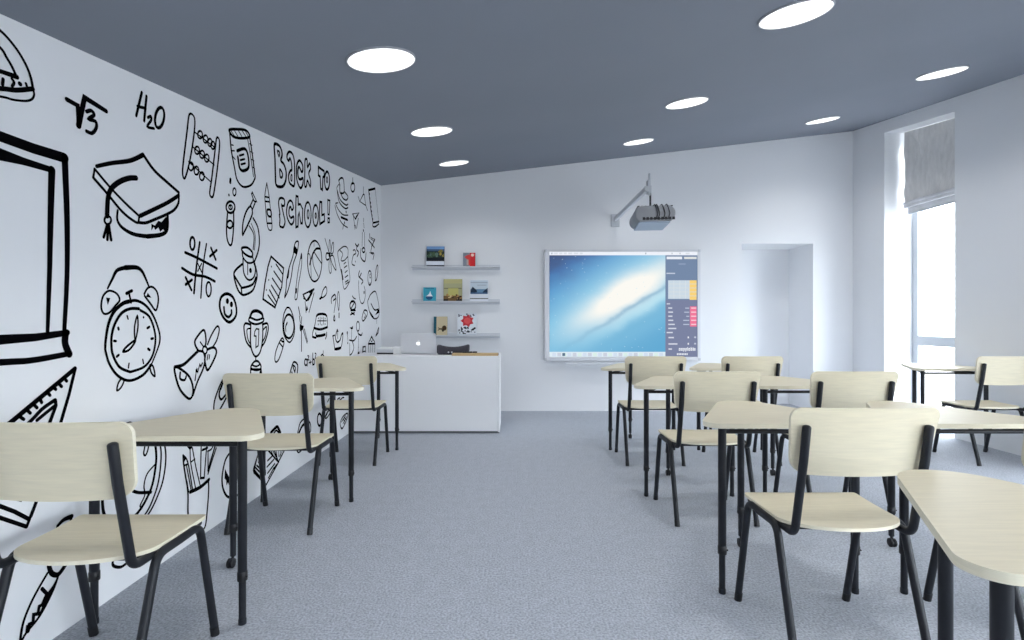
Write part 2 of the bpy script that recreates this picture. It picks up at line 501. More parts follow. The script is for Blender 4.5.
def make_chair(label):
    t = thing('classroom_chair', label, 'chair', group='pale plywood classroom chairs')
    # backrest (bent plywood, bulging to the rear)
    yb = lambda z: -0.192 - 0.050 * (z - 0.63) / 0.23
    def pl_back(u, v, s):
        return Vector((u, yb(v) + 0.36 * u * u + s * 0.006, v + (-0.010 * (1 - (u / 0.235) ** 2) if v < 0.66 else 0) * max(0, min(1, (0.66 - v) / 0.03))))
    half = refine(half_round_rect(0.2455, 0.224, 0.640, 0.866, 0.034, 0.06), 0.03)
    bm = plate(half, 0.012, pl_back, 20)
    obj('backrest', bm, [M['wood'], M['wood_edge']], t, smooth=True)
    # seat
    pr = [(0.213 * math.sin(math.radians(a)), -0.064 - 0.121 * math.cos(math.radians(a))) for a in range(10, 91, 8)] + [(0.213, -0.064)]
    pf = round_corner((0.213, -0.064), (0.2225, 0.1645), (0, 0.1645), 0.012, 4)
    half = refine([(0.02, -0.1853)] + pr + pf, 0.03)
    def pl_seat(u, v, s):
        d = 0.006 * ((v + 0.03) / 0.19) ** 2
        return Vector((u, v, 0.4465 + d + 0.02 * u * u + s * 0.006))
    bm = plate(half, 0.012, pl_seat, 20)
    obj('seat', bm, [M['wood'], M['wood_edge']], t, smooth=True)
    for sx in (-1, 1):
        # upright of the back that turns under the seat
        bm = bmesh.new()
        x = 0.198 * sx
        yt = yb(0.80) + 0.36 * x * x - 0.006 - R_T
        tube(bm, [(x, yt, 0.803), (x, yt + 0.018, 0.69), (x, -0.162, 0.428), (x, 0.152, 0.4345)], R_T, 16, fillet=0.045)
        obj('back_upright', bm, M['black'], t, smooth=True)
        xl = 0.2215 * sx
        for front in (1, 0):
            bm = bmesh.new()
            if front: pts = [(xl, 0.0155, 0.433), (xl, 0.122, 0.437), (xl, 0.215, 0.012)]
            else: pts = [(xl, 0.0165, 0.433), (xl, -0.092, 0.433), (xl, -0.215, 0.012)]
            tube(bm, pts, R_T, 16, fillet=0.05, dome=False)
            lg = obj('leg', bm, M['black'], t, smooth=True)
            bm = bmesh.new()
            yy = pts[-1][1]; sg = 1 if front else -1
            tube(bm, [(xl, yy - sg * 0.0065, 0.034), (xl, yy + sg * 0.0008, 0.001)], 0.0148, 14, dome=False)
            obj('foot_cap', bm, M['plastic'], lg, smooth=True)
    for y in (-0.10, 0.105):
        bm = bmesh.new(); tube(bm, [(-0.196, y, 0.429), (0.196, y, 0.429)], 0.009, 12, dome=False)
        obj('cross_bar', bm, M['black'], t, smooth=True)
    return t

CHAIRS = [
    (-1.306, 1.655, 0, 'plywood chair beside the drawn wall, large in the front left corner, nearest the viewpoint'),
    (-1.305, 2.957, 0, 'plywood chair beside the drawn wall, its backrest below the trophy drawing'),
    (-1.305, 4.250, 0, 'plywood chair beside the drawn wall, farthest one, just in front of the white counter'),
    (1.150, 1.8875, 0, 'brightly lit plywood chair, largest in the middle row, fully in view behind the nearest desk'),
    (1.142, 3.066, 0, 'plywood chair in the aisle row, second one, with a desk corner before its backrest'),
    (1.130, 4.245, 0, 'plywood chair in the aisle row, farthest one, directly below the smart board'),
    (1.926, 1.8875, 0, 'plywood chair cut off by the right picture edge, only a backrest edge and leg visible'),
    (1.906, 3.066, 0, 'plywood chair right of the aisle row, its backrest before the window wall corner'),
    (1.890, 4.245, 0, 'small plywood chair below the doorway niche, right of the smart board'),
    (3.900, 4.245, 0, 'plywood chair by the right wall, at the desk in front of the tall window'),
]
chair0 = None
for i, (x, y, rz, l) in enumerate(CHAIRS):
    if chair0 is None: chair0 = make_chair(l); o = chair0
    else: o = copy_tree(chair0)
    o.location = (x, y, 0); o.rotation_euler = (0, 0, rz); o['label'] = l

# ================================================================= DESKS
def make_desk(label):
    t = thing('classroom_desk', label, 'desk', group='three-legged plywood desks')
    P0, P1, P2, P3 = (0, -0.07), (0.402, -0.07), (0.084, 0.528), (0, 0.528)
    half = refine([(0.15, -0.0701)] + round_corner(P0, P1, P2, 0.06, 12) + round_corner(P1, P2, P3, 0.135, 12) + [(0.003, 0.5281)], 0.05)
    ZT = 0.727
    bm = plate(half, 0.02, lambda u, v, s: Vector((u, v, ZT - 0.01 + s * 0.01)), 12)
    obj('tabletop', bm, [M['wood'], M['wood_edge']], t, smooth=True)
    for k, (x, y) in enumerate(((-0.28, 0), (0.28, 0), (0, 0.45))):
        bm = bmesh.new()
        lathe(bm, [(0.0155, 0.187), (0.0165, 0.19), (0.0165, 0.700), (0.026, 0.702), (0.026, 0.707)], (x, y, 0), 18)
        lg = obj('leg', bm, M['black'], t, smooth=True)
        bm = bmesh.new()
        lathe(bm, [(0.0165, 0.165), (0.0182, 0.168), (0.0182, 0.198), (0.0165, 0.201)], (x, y, 0), 18)
        tube(bm, [(x + 0.015, y - 0.004, 0.183), (x + 0.0205, y - 0.006, 0.183)], 0.004, 8)
        obj('height_collar', bm, M['plastic'], lg, smooth=True)
        bm = bmesh.new()
        if k < 2:
            lathe(bm, [(0.0135, 0.0005), (0.0145, 0.002), (0.0145, 0.02), (0.0128, 0.022), (0.0128, 0.17)], (x, y, 0), 16)
            obj('leg_extension', bm, M['black'], lg, smooth=True)
        else:
            lathe(bm, [(0.0128, 0.052), (0.0128, 0.17)], (x, y, 0), 16)
            obj('leg_extension', bm, M['black'], lg, smooth=True)
            bm = bmesh.new()
            for s in (-1, 1):
                lathe(bm, [(0.017, s * 0.008 - 0.006), (0.0215, s * 0.008 - 0.004), (0.0215, s * 0.008 + 0.004), (0.017, s * 0.008 + 0.006)], (x - 0.004, y - 0.010, 0.0220), 20, axis='x')
            tube(bm, [(x, y, 0.052), (x, y - 0.006, 0.036), (x, y - 0.012, 0.026)], 0.007, 8)
            obj('castor', bm, M['plastic'], lg, smooth=True)
    for a, b in (((-0.28, 0), (0.28, 0)), ((-0.28, 0), (0, 0.45)), ((0.28, 0), (0, 0.45))):
        bm = bmesh.new(); tube(bm, [(a[0], a[1], 0.681), (b[0], b[1], 0.681)], 0.0095, 12, dome=False)
        obj('frame_rail', bm, M['black'], t, smooth=True)
    return t
DESKS = [
    (-1.300, 1.937, 'desk beside the drawn wall at the front left chair, nearest of that row'),
    (-1.298, 3.242, 'desk beside the drawn wall, middle one of that row, before the second chair'),
    (-1.298, 4.530, 'desk beside the drawn wall, overlapping the white counter'),
    (1.160, 0.920, 'desk with rounded corners cut off in the lower right corner, nearest the viewpoint'),
    (1.165, 2.156, 'desk just behind the brightly lit chair, on the aisle side'),
    (1.157, 3.344, 'desk in the aisle row, overlapping the farthest aisle chair'),
    (1.150, 4.530, 'small desk at the far end of the aisle row, directly under the smart board'),
    (1.931, 2.156, 'wide desk reaching the right picture edge, right of the brightly lit chair'),
    (1.932, 3.344, 'desk right of the aisle row, under the backrest of the chair by the niche'),
    (1.932, 4.530, 'small far desk right of the smart board, mostly behind chair backrests'),
    (3.905, 4.520, 'desk standing in front of the tall window by the right wall'),
]
desk0 = None
for x, y, l in DESKS:
    if desk0 is None: desk0 = make_desk(l); o = desk0
    else: o = copy_tree(desk0)
    o.location = (x, y, 0); o['label'] = l

# ================================================================= COUNTER
CX0, CX1, CY0, CY1, CZ = XL + 0.004, -0.124, 5.19, 5.73, 0.785
co = thing('teacher_counter', 'long white counter against the drawn wall below the shelves', 'counter', ((CX0 + CX1) / 2, CY0, 0))
def cpart(name, x0, x1, y0, y1, z0, z1, m, bev=0.003):
    cx, cy = co.location.x, co.location.y
    return obj(name, bbox(x0 - cx, x1 - cx, y0 - cy, y1 - cy, z0, z1, bev), m, co)
cpart('countertop', CX0, CX1, CY0, CY1, CZ - 0.025, CZ, M['white_lam'])
cpart('front_panel', CX0, CX1 - 0.022, CY0 + 0.004, CY0 + 0.022, 0.022, CZ - 0.025, M['white_lam'])
cpart('side_panel', CX1 - 0.02, CX1, CY0 + 0.001, CY1, 0.012, CZ - 0.025, M['white_lam'])
cpart('side_panel', CX0, CX0 + 0.02, CY0 + 0.024, CY1, 0.012, CZ - 0.025, M['white_lam'])
cpart('back_shelf', CX0 + 0.022, CX1 - 0.022, CY0 + 0.04, CY1 - 0.02, 0.40, 0.42, M['white_lam'])
cpart('plinth', CX0 + 0.004, CX1 - 0.004, CY0 + 0.010, CY1 - 0.01, 0.0, 0.022, M['kick'], 0)

def at(px, Y): return (px - 512) / F * Y
def az(py, Y): return HC + (320 - py) / F * Y

# laptop seen from behind
LY = 5.44
lx0, lx1 = at(401.3, LY), at(436.2, LY)
lw = lx1 - lx0
lap = thing('laptop', 'open silver laptop on the white counter, back of lid with glowing logo', 'laptop', ((lx0 + lx1) / 2, LY, CZ))
bm = bbox(-lw / 2, lw / 2, 0.0, 0.245, 0.004, 0.018, 0.004, 3); obj('base', bm, M['alu'], lap)
M['laptop'] = mat('pale_silver_lid', (0.66, 0.665, 0.69), 0.5)
lean = 0.20
bm = bmesh.new()
cr = arc(lw / 2 - 0.014, 0.196, 0.014, 0, 90, 6)
out = [(-lw / 2, 0.0), (lw / 2, 0.0)] + cr + [(-x, y) for x, y in cr[::-1]]
fr = [bm.verts.new((x, -0.005 - lean * z, 0.016 + z)) for x, z in out]
bk = [bm.verts.new((x, 0.003 - lean * z, 0.016 + z)) for x, z in out]
bm.faces.new(fr); bm.faces.new(bk[::-1])
for k in range(len(fr)): bm.faces.new((fr[k], fr[(k + 1) % len(fr)], bk[(k + 1) % len(fr)], bk[k]))
lid = obj('lid', bm, M['laptop'], lap)
bm = bmesh.new()
ap = []
for k in range(40):     # apple outline with bite
    a = 2 * PI * k / 40
    r = 0.021 * (1 + 0.06 * math.cos(2 * a)) - 0.004 * max(0, math.sin(a)) ** 8 - 0.002 * max(0, -math.sin(a)) ** 10
    x, z = r * math.cos(a), r * math.sin(a) * 1.05
    d = math.hypot(x - 0.027, z - 0.003)
    if d < 0.012: x = 0.027 - math.sqrt(max(0, 0.012 ** 2 - (z - 0.003) ** 2))
    ap.append((x, z))
def lv(x, z): return bm.verts.new((x, -0.0058 - lean * z, 0.016 + z))
bm.faces.new([lv(x, 0.100 + z) for x, z in ap])
bm.faces.new([lv(x, z) for x, z in ((0.000, 0.124), (0.004, 0.129), (0.010, 0.134), (0.010, 0.128), (0.005, 0.124))])
obj('glowing_logo', bm, emat('logo_glow', (0.95, 0.97, 1.0), 1.3), lid, label='glowing white apple logo')
bm = bbox(-lw / 2 + 0.008, lw / 2 - 0.008, 0.004, 0.005, 0.03, 0.195, 0)
for v in bm.verts: v.co.y -= lean * (v.co.z - 0.016)
obj('screen', bm, M['plastic'], lid)
obj('keyboard', bbox(-lw / 2 + 0.03, lw / 2 - 0.03, 0.03, 0.13, 0.018, 0.0195, 0.0), M['plastic'], lap)

# stack of papers / device and white box
Y = 5.46
st = thing('magazine_stack', 'short stack of grey magazines at the wall end of the counter', 'magazines', (at(384.8, Y), Y, CZ))
w = at(393, Y) - at(376.5, Y)
for k, (h0, h1, m, dx, rz) in enumerate(((0, 0.016, 'plastic', 0, 0.03), (0.016, 0.036, 'alu', 0.004, -0.02), (0.036, 0.052, 'shelf', -0.003, 0.05), (0.052, 0.068, 'paper', 0.002, -0.04))):
    bm = bbox(-w / 2 + dx, w / 2 + dx, 0, 0.22, h0, h1, 0.002)
    bmesh.ops.rotate(bm, verts=bm.verts[:], cent=(0, 0.1, 0), matrix=Matrix.Rotation(rz, 3, 'Z'))
    obj('magazine', bm, M[m], st)
bxw = thing('white_box', 'small white box between the magazines and the laptop on the counter', 'box', (at(397.2, 5.45), 5.45, CZ))
obj('box_body', bbox(-0.043, 0.043, 0, 0.09, 0, 0.066, 0.003), M['paper'], bxw)
obj('box_lid', bbox(-0.0445, 0.0445, -0.0015, 0.0915, 0.066, 0.08, 0.003), M['white_lam'], bxw)

# charcoal pouch: long body with a saddle dip on top
Y = 5.36
px0, px1 = at(436.6, Y), at(469.0, Y)
pw = px1 - px0
po = thing('fabric_pouch', 'charcoal fabric pouch with two silver studs lying on the counter by the laptop', 'pouch', ((px0 + px1) / 2, Y, CZ))
bm = bmesh.new()
rings = []
N = 24
for i in range(N + 1):
    t = i / N; x = -pw / 2 + pw * t
    top = 0.118 - 0.075 * (1 - (2 * t - 0.9) ** 2) * 0.42 - 0.01 * t
    bot = 0.0 + 0.028 * max(0, t - 0.45) / 0.55
    end = min(1, min(t, 1 - t) / 0.06); k_ = 0.72 + 0.28 * math.sqrt(max(0, 1 - (1 - end) ** 2))
    h = (top - bot) * k_; mid = (top + bot) / 2
    ring = []
    for k in range(20):
        a = 2 * PI * k / 20
        sgn = lambda q: (1 if q >= 0 else -1)
        ca, sa = math.cos(a), math.sin(a)
        yy = 0.05 * k_ * sgn(ca) * abs(ca) ** 0.6; zz = h / 2 * sgn(sa) * abs(sa) ** 0.6
        ring.append(bm.verts.new((x, 0.05 + yy + 0.002 * math.sin(25 * t + k), mid + zz)))
    rings.append(ring)
for a, b in zip(rings, rings[1:]):
    for k in range(20): bm.faces.new((a[k], a[(k + 1) % 20], b[(k + 1) % 20], b[k]))
bm.faces.new(rings[0][::-1]); bm.faces.new(rings[-1])
obj('pouch_body', bm, M['pouch'], po, smooth=True)
for dx in (-0.035, 0.0):
    bm = bmesh.new(); lathe(bm, [(0.009, -0.007), (0.009, 0.002), (0.006, 0.004)][::1], (dx - 0.01, 0.002, 0.028), 12, axis='y')
    obj('stud', bm, M['alu'], po)

Y = 5.212
bx0, bx1 = at(449, Y), at(497.8, Y)
bo = thing('wooden_board', 'flat tan wooden board at the free end of the counter', 'board', ((bx0 + bx1) / 2, Y, CZ))
bw = bx1 - bx0
pouch_right = px1
x_off = 0.0
obj('board_slab', bbox(-bw / 2 + 0.03, bw / 2, 0.0, 0.13, 0, 0.024, 0.003), M['tan'], bo)
obj('end_strip', bbox(bw / 2, bw / 2 + 0.006, 0.0, 0.13, 0, 0.024, 0.002), mat('dark_board_end', (0.25, 0.16, 0.08), 0.5), bo)
pn = thing('black_marker', 'black marker pen lying on the tan wooden board', 'pen', (at(469.5, 5.30), 5.30, CZ + 0.0330))
bm = bmesh.new(); lathe(bm, [(0.004, -0.075), (0.0085, -0.07), (0.0085, 0.03), (0.0075, 0.03)], seg=14, axis='x'); obj('barrel', bm, M['plastic'], pn, smooth=True)
bm = bmesh.new(); lathe(bm, [(0.0088, 0.032), (0.0088, 0.075), (0.006, 0.08)], seg=14, axis='x'); obj('cap', bm, M['cable'], pn, smooth=True)

# ================================================================= WALL SHELVES AND BOOKS
SY = 6.385
SHX0, SHX1 = at(411.3, SY), at(500.0, SY)
SZ = []
for k, (py, lab) in enumerate(((264.8, 'top one of three grey wall shelves, holding two books'),
                               (299.1, 'middle one of three grey wall shelves, holding three books'),
                               (332.9, 'lowest grey wall shelf, just above the laptop, holding two books'))):
    z = az(py, YB - 0.02); SZ.append(z - 0.026)
    s = thing('wall_shelf', lab, 'shelf', ((SHX0 + SHX1) / 2, YB - 0.001, z - 0.066), group='grey wall shelves')
    w = (SHX1 - SHX0) / 2
    obj('back_rail', bbox(-w, w, -0.02, 0, 0, 0.066, 0.002), M['shelf'], s)
    obj('ledge', bbox(-w, w, -(YB - SY) - 0.004, -0.02, 0.024, 0.040, 0.002), M['shelf'], s)

def colm(name, rgb, rough=0.5): return mat(name, srgb(*rgb), rough, spec=0.25)
def book(label, px0, px1, py0, shelf, cover, art, spine=None, thick=0.022):
    """upright book leaning face out near the shelf front; art: (x0,x1,y0,y1,rgb) in cover fractions, y up"""
    Yb = SY + 0.004
    x0, x1 = at(px0, Yb), at(px1, Yb)
    w = x1 - x0; h = az(py0, Yb) - SZ[shelf]
    lean = 0.085
    t = thing('book', label, 'book', ((x0 + x1) / 2, Yb, SZ[shelf] + 0.0005), group='books on the wall shelves')
    def lean_(bm):
        for v in bm.verts: v.co.y += lean * v.co.z
        return bm
    cm = colm('book_cover', cover)
    bm = bmesh.new()
    box(bm, -w / 2, w / 2, 0, 0.0025, 0, h); box(bm, -w / 2, w / 2, thick - 0.0025, thick, 0, h); box(bm, -w / 2, -w / 2 + 0.0025, 0.0025, thick - 0.0025, 0, h)
    obj('cover', lean_(bm), cm, t)
    bm = bmesh.new(); box(bm, -w / 2 + 0.003, w / 2 - 0.003, 0.0028, thick - 0.0028, 0.003, h - 0.003)
    obj('page_block', lean_(bm), M['paper'], t)
    mats, idx = [], {}
    bm = bmesh.new()
    for li, a in enumerate(art):
        rgb = a[-1]
        if rgb not in idx: idx[rgb] = len(mats); mats.append(colm('cover_print', rgb))
        yy = -0.0003 - 0.00006 * li
        if len(a) == 5: pts = [(a[0], a[2]), (a[1], a[2]), (a[1], a[3]), (a[0], a[3])]
        else: pts = a[0]
        f = bm.faces.new([bm.verts.new((-w / 2 + w * p[0], yy, h * p[1])) for p in pts]); f.material_index = idx[rgb]
    me_o = obj('cover_art', lean_(bm), mats, t)
    return t
def disc(cx, cy, rx, ry, rgb, n=20): return ([(cx + rx * math.cos(2 * PI * k / n), cy + ry * math.sin(2 * PI * k / n)) for k in range(n)], rgb)

rb = random.Random(5)
blotch = lambda n, x0, x1, y0, y1, s, cols: [disc(rb.uniform(x0, x1), rb.uniform(y0, y1), s * rb.uniform(0.5, 1.2), s * rb.uniform(0.4, 1.0), rb.choice(cols), 9) for _ in range(n)]
book('book with a dark landscape photo above a white band, on the top shelf', 426.4, 444.2, 246.2, 0, (22, 28, 42),
     [(0, 1, 0.82, 1, (120, 160, 205)), (0, 1, 0.74, 0.86, (70, 95, 130)), (0, 1, 0.28, 0.76, (38, 52, 48))] + blotch(14, 0.08, 0.6, 0.42, 0.7, 0.09, [(70, 95, 70), (95, 120, 110), (50, 70, 60)])
     + blotch(9, 0.7, 0.95, 0.5, 0.82, 0.08, [(170, 150, 70), (130, 120, 60)]) + [(0, 1, 0.26, 0.44, (12, 18, 28)), (0, 1, 0.06, 0.26, (225, 230, 238)), (0, 1, 0, 0.06, (10, 14, 26))])
book('small red and grey book on the top shelf', 463.0, 475.2, 252.6, 0, (120, 125, 135),
     [(0, 0.55, 0, 1, (125, 128, 138)), (0.55, 1, 0, 1, (205, 35, 42)), ([(0.1, 0.7), (0.4, 0.85), (0.6, 0.85), (0.6, 0.1), (0.45, 0.1), (0.35, 0.5)], (214, 60, 55)), (0.3, 0.45, 0.1, 0.5, (180, 160, 150)), disc(0.77, 0.83, 0.13, 0.11, (240, 205, 190))])
book('small teal book with a white and navy round emblem, on the middle shelf', 423.2, 435.8, 287.3, 1, (52, 150, 172),
     [(0, 1, 0, 1, (62, 160, 182)), (0.15, 0.85, 0.9, 0.95, (30, 90, 120)), disc(0.48, 0.28, 0.27, 0.2, (30, 80, 125)), ([(0.22, 0.34), (0.76, 0.34), (0.62, 0.5), (0.55, 0.76), (0.46, 0.52)], (225, 235, 240))])
book('khaki yellow book with a dark lower edge, centre of the middle shelf', 443.4, 462.0, 279.0, 1, (150, 148, 110),
     [(0, 1, 0, 1, (172, 170, 132)), (0, 1, 0.8, 1, (186, 180, 128)), (0.02, 0.98, 0.55, 0.6, (120, 116, 90)), (0.25, 0.8, 0.2, 0.58, (190, 184, 110)), (0, 1, 0.0, 0.24, (110, 84, 50))]
     + blotch(12, 0.08, 0.95, 0.06, 0.28, 0.07, [(60, 40, 25), (170, 130, 80), (215, 190, 140)]) + [(0, 0.25, 0, 0.08, (25, 22, 20)), (0.7, 1, 0, 0.08, (25, 22, 20))])
book('white bordered book with a blue harbour photo, last on the middle shelf', 469.8, 488.2, 279.8, 1, (222, 226, 232),
     [(0, 1, 0, 1, (226, 230, 236)), (0.03, 0.97, 0.33, 0.97, (196, 208, 218)), (0.03, 0.97, 0.33, 0.56, (100, 135, 165)), ([(0.03, 0.5), (0.15, 0.68), (0.36, 0.52), (0.4, 0.42), (0.03, 0.36)], (28, 45, 66)), ([(0.66, 0.38), (0.78, 0.5), (0.97, 0.62), (0.97, 0.36)], (32, 50, 74)),
      (0.03, 0.97, 0.86, 0.88, (120, 130, 145)), (0.4, 0.9, 0.74, 0.76, (130, 140, 150)), (0.03, 0.97, 0.33, 0.4, (60, 92, 130)), (0, 1, 0.09, 0.13, (60, 52, 56))])
book('cream book with a green spine and dark tree print, on the lowest shelf', 433.6, 447.2, 316.6, 2, (30, 90, 105),
     [(0.0, 0.2, 0, 1, (32, 92, 108)), (0.2, 1, 0, 1, (206, 192, 158)), ([(0.28, 0.22), (0.45, 0.3), (0.6, 0.28), (0.6, 0.38), (0.45, 0.36), (0.3, 0.44), (0.38, 0.33)], (60, 48, 32)), disc(0.78, 0.38, 0.17, 0.14, (70, 50, 25)), disc(0.68, 0.26, 0.09, 0.08, (50, 42, 28))])
burst = []
for k in range(14):
    a = 2 * PI * k / 14; r = 0.36 if k % 2 else 0.25
    burst.append((0.52 + r * 1.0 * math.cos(a), 0.66 + r * 0.85 * math.sin(a)))
book('white book with a red burst and black specks, on the lowest shelf', 457.3, 476.4, 313.4, 2, (222, 226, 232),
     [(0, 1, 0, 1, (224, 228, 234)), (burst, (196, 52, 62)), disc(0.52, 0.66, 0.18, 0.15, (222, 84, 84)), (0.0, 1, 0.0, 0.05, (205, 212, 220))]
     + blotch(26, 0.08, 0.95, 0.06, 0.36, 0.055, [(28, 36, 52), (60, 66, 82), (20, 24, 34)]) + blotch(10, 0.06, 0.95, 0.86, 0.96, 0.045, [(40, 50, 66), (90, 96, 108)]))

# ================================================================= SMART BOARD
BY = 6.415
bX0, bX1, bZ0, bZ1 = at(544.8, BY), at(700.4, BY), az(360.6, BY), az(249.6, BY)
sb = thing('smart_board', 'large interactive smart board on the back wall showing a galaxy desktop', 'smart board', ((bX0 + bX1) / 2, YB - 0.001, bZ0))
W, H = bX1 - bX0, bZ1 - bZ0
fy0, fy1 = -(YB - BY), 0.0
obj('back_case', bbox(-W / 2 + 0.004, W / 2 - 0.004, fy0 + 0.014, fy1, 0.004, H - 0.004, 0.003), M['silver'], sb)
fl, flr, ft, fb = 0.058, 0.034, 0.027, 0.047
M['bezel'] = mat('light_grey_bezel', (0.72, 0.73, 0.76), 0.4)
bm = bmesh.new()
box(bm, -W / 2, -W / 2 + fl, fy0, fy0 + 0.03, 0, H); box(bm, W / 2 - flr, W / 2, fy0, fy0 + 0.03, 0, H)
box(bm, -W / 2 + fl, W / 2 - flr, fy0, fy0 + 0.03, 0, fb); box(bm, -W / 2 + fl, W / 2 - flr, fy0, fy0 + 0.03, H - ft, H)
fr_ = obj('frame', bm, M['bezel'], sb)
for sx in (-1, 1):
    for z in (0.0, H - 0.03):
        obj('corner_cap', bbox(sx * (W / 2 - 0.012) - 0.016, sx * (W / 2 - 0.012) + 0.016, fy0 - 0.004, fy0 + 0.03, z - 0.003, z + 0.033, 0.006, 3), M['silver'], fr_)

def galaxy():
    m = bpy.data.materials.new('galaxy_display'); m.use_nodes = True
    nt = m.node_tree; nt.nodes.clear(); L = nt.links.new
    N = lambda t: nt.nodes.new(t)
    o = N('ShaderNodeOutputMaterial'); e = N('ShaderNodeEmission'); L(e.outputs[0], o.inputs[0])
    uv = N('ShaderNodeUVMap'); uv.uv_map = 'UVMap'
    sep = N('ShaderNodeSeparateXYZ'); L(uv.outputs[0], sep.inputs[0])
    def mth(op, a, b=None, c=None):
        n = N('ShaderNodeMath'); n.operation = op
        for i, q in enumerate((a, b, c)):
            if q is None: continue
            if isinstance(q, (int, float)): n.inputs[i].default_value = q
            else: L(q, n.inputs[i])
        return n.outputs[0]
    U, V = sep.outputs[0], sep.outputs[1]
    # pixel-like coordinates of the display (148 x 107)
    X = mth('MULTIPLY', mth('SUBTRACT', U, 0.515), 148.0)
    Yv = mth('MULTIPLY', mth('SUBTRACT', V, 0.60), 107.0)
    ca, sa = math.cos(math.radians(32)), math.sin(math.radians(32))
    P = mth('ADD', mth('MULTIPLY', X, ca), mth('MULTIPLY', Yv, sa))
    Q = mth('SUBTRACT', mth('MULTIPLY', Yv, ca), mth('MULTIPLY', X, sa))
    nz = N('ShaderNodeTexNoise'); nz.inputs['Scale'].default_value = 5; nz.inputs['Detail'].default_value = 6; L(uv.outputs[0], nz.inputs['Vector'])
    Qn = mth('ADD', Q, mth('MULTIPLY', mth('SUBTRACT', nz.outputs['Fac'], 0.5), 9.0))
    def gauss(p, sp, q, sq):
        s = mth('ADD', mth('POWER', mth('ABSOLUTE', mth('DIVIDE', p, sp)), 2.0), mth('POWER', mth('ABSOLUTE', mth('DIVIDE', q, sq)), 2.0))
        return mth('EXPONENT', mth('MULTIPLY', s, -1.0))
    core = gauss(P, 50.0, Qn, 13.0)
    halo = gauss(P, 90.0, Qn, 34.0)
    # dust lane below the core
    lane = gauss(mth('SUBTRACT', P, 5.0), 70.0, mth('ADD', Qn, 14.5), 2.2)
    lane2 = gauss(mth('SUBTRACT', P, -5.0), 70.0, mth('ADD', Qn, 33.0), 6.0)
    band = gauss(mth('SUBTRACT', P, 30.0), 60.0, mth('ADD', Qn, 22.0), 6.0)
    # background
    g = mth('ADD', mth('MULTIPLY', U, 0.55), mth('MULTIPLY', mth('SUBTRACT', 1.0, V), 0.75))
    g2 = mth('ADD', g, mth('MULTIPLY', mth('SUBTRACT', nz.outputs['Fac'], 0.5), 0.25))
    rp = N('ShaderNodeValToRGB'); L(g2, rp.inputs[0])
    els = rp.color_ramp.elements
    els[0].position = 0.05; els[0].color = srgb(72, 86, 124)
    els[1].position = 1.0; els[1].color = srgb(100, 172, 214)
    for pos, c in ((0.16, (72, 112, 170)), (0.30, (84, 150, 205)), (0.55, (112, 188, 226))):
        el = els.new(pos); el.color = srgb(*c)
    def mix(a, b, f, mode='MIX'):
        n = N('ShaderNodeMix'); n.data_type = 'RGBA'; n.blend_type = mode
        if isinstance(f, (int, float)): n.inputs['Factor'].default_value = f
        else: L(f, n.inputs['Factor'])
        for s, q in (('A', a), ('B', b)):
            if isinstance(q, tuple): n.inputs[s].default_value = q
            else: L(q, n.inputs[s])
        return n.outputs['Result']
    c1 = mix(rp.outputs[0], srgb(176, 226, 246), mth('MULTIPLY', halo, 0.85))
    c1b = mix(c1, srgb(196, 236, 248), mth('MULTIPLY', band, 0.7))
    c2 = mix(c1b, srgb(116, 182, 218), mth('MULTIPLY', lane2, 0.55))
    c3 = mix(c2, srgb(255, 253, 246), mth('MINIMUM', mth('MULTIPLY', core, 1.5), 1.0))
    c4 = mix(c3, srgb(120, 168, 200), mth('MULTIPLY', lane, 0.6))
    vo = N('ShaderNodeTexVoronoi'); vo.inputs['Scale'].default_value = 28; L(uv.outputs[0], vo.inputs['Vector'])
    star = mth('LESS_THAN', vo.outputs['Distance'], 0.085)
    c5 = mix(c4, srgb(205, 236, 252), mth('MULTIPLY', star, 0.75))
    L(c5, e.inputs[0]); e.inputs[1].default_value = 0.94
    return m
M['galaxy'] = galaxy()
sx0, sx1, sh0, sh1 = -W / 2 + fl, W / 2 - flr, fb, H - ft
bm = bmesh.new()
uvl = bm.loops.layers.uv.new('UVMap')
f = bm.faces.new([bm.verts.new(p) for p in ((sx0, fy0 + 0.012, sh0), (sx1, fy0 + 0.012, sh0), (sx1, fy0 + 0.012, sh1), (sx0, fy0 + 0.012, sh1))])
for lp, q in zip(f.loops, ((0, 0), (1, 0), (1, 1), (0, 1))): lp[uvl].uv = q
scr = obj('display', bm, M['galaxy'], sb, label='glowing display with a blue galaxy picture')
# interface pieces, laid on the display in display fractions taken from its 148 x 107 pixel picture
EM = {}
def em(rgb):
    if rgb not in EM: EM[rgb] = emat('display_colour', srgb(*rgb), 0.95)
    return EM[rgb]
def ui(name, rects, label=None, lift=0.0):
    bm = bmesh.new(); mats = []; ix = {}
    for k, (x0, y0, x1, y1, rgb) in enumerate(rects):
        if rgb not in ix: ix[rgb] = len(mats); mats.append(em(rgb))
        X = lambda p: sx0 + (sx1 - sx0) * (p - 549.6) / 148.2
        Z = lambda p: sh1 - (sh1 - sh0) * (p - 251.6) / 105.4
        yy = fy0 + 0.0116 - lift - 0.00008 * k
        f = bm.faces.new([bm.verts.new((X(a), yy, Z(b))) for a, b in ((x0, y1), (x1, y1), (x1, y0), (x0, y0))]); f.material_index = ix[rgb]
    return obj(name, bm, mats, scr, label=label)
Wt = (240, 244, 252)
r_ = [(549.6, 251.6, 697.8, 255.0, Wt)]
for x, w_ in ((551.5, 1.2), (554, 4), (559.5, 3), (564, 3), (568.5, 4), (574, 4.5), (580, 3), (645.5, 1.2), (672, .8), (680, .8), (686, 4)): r_.append((x, 252.4, x + w_, 254.0, (222, 227, 236) if w_ > 1.3 else (176, 184, 198)))
ui('menu_bar', r_, 'white menu bar')
r_ = [(549.6, 352.0, 665.8, 357.0, (226, 239, 248))]
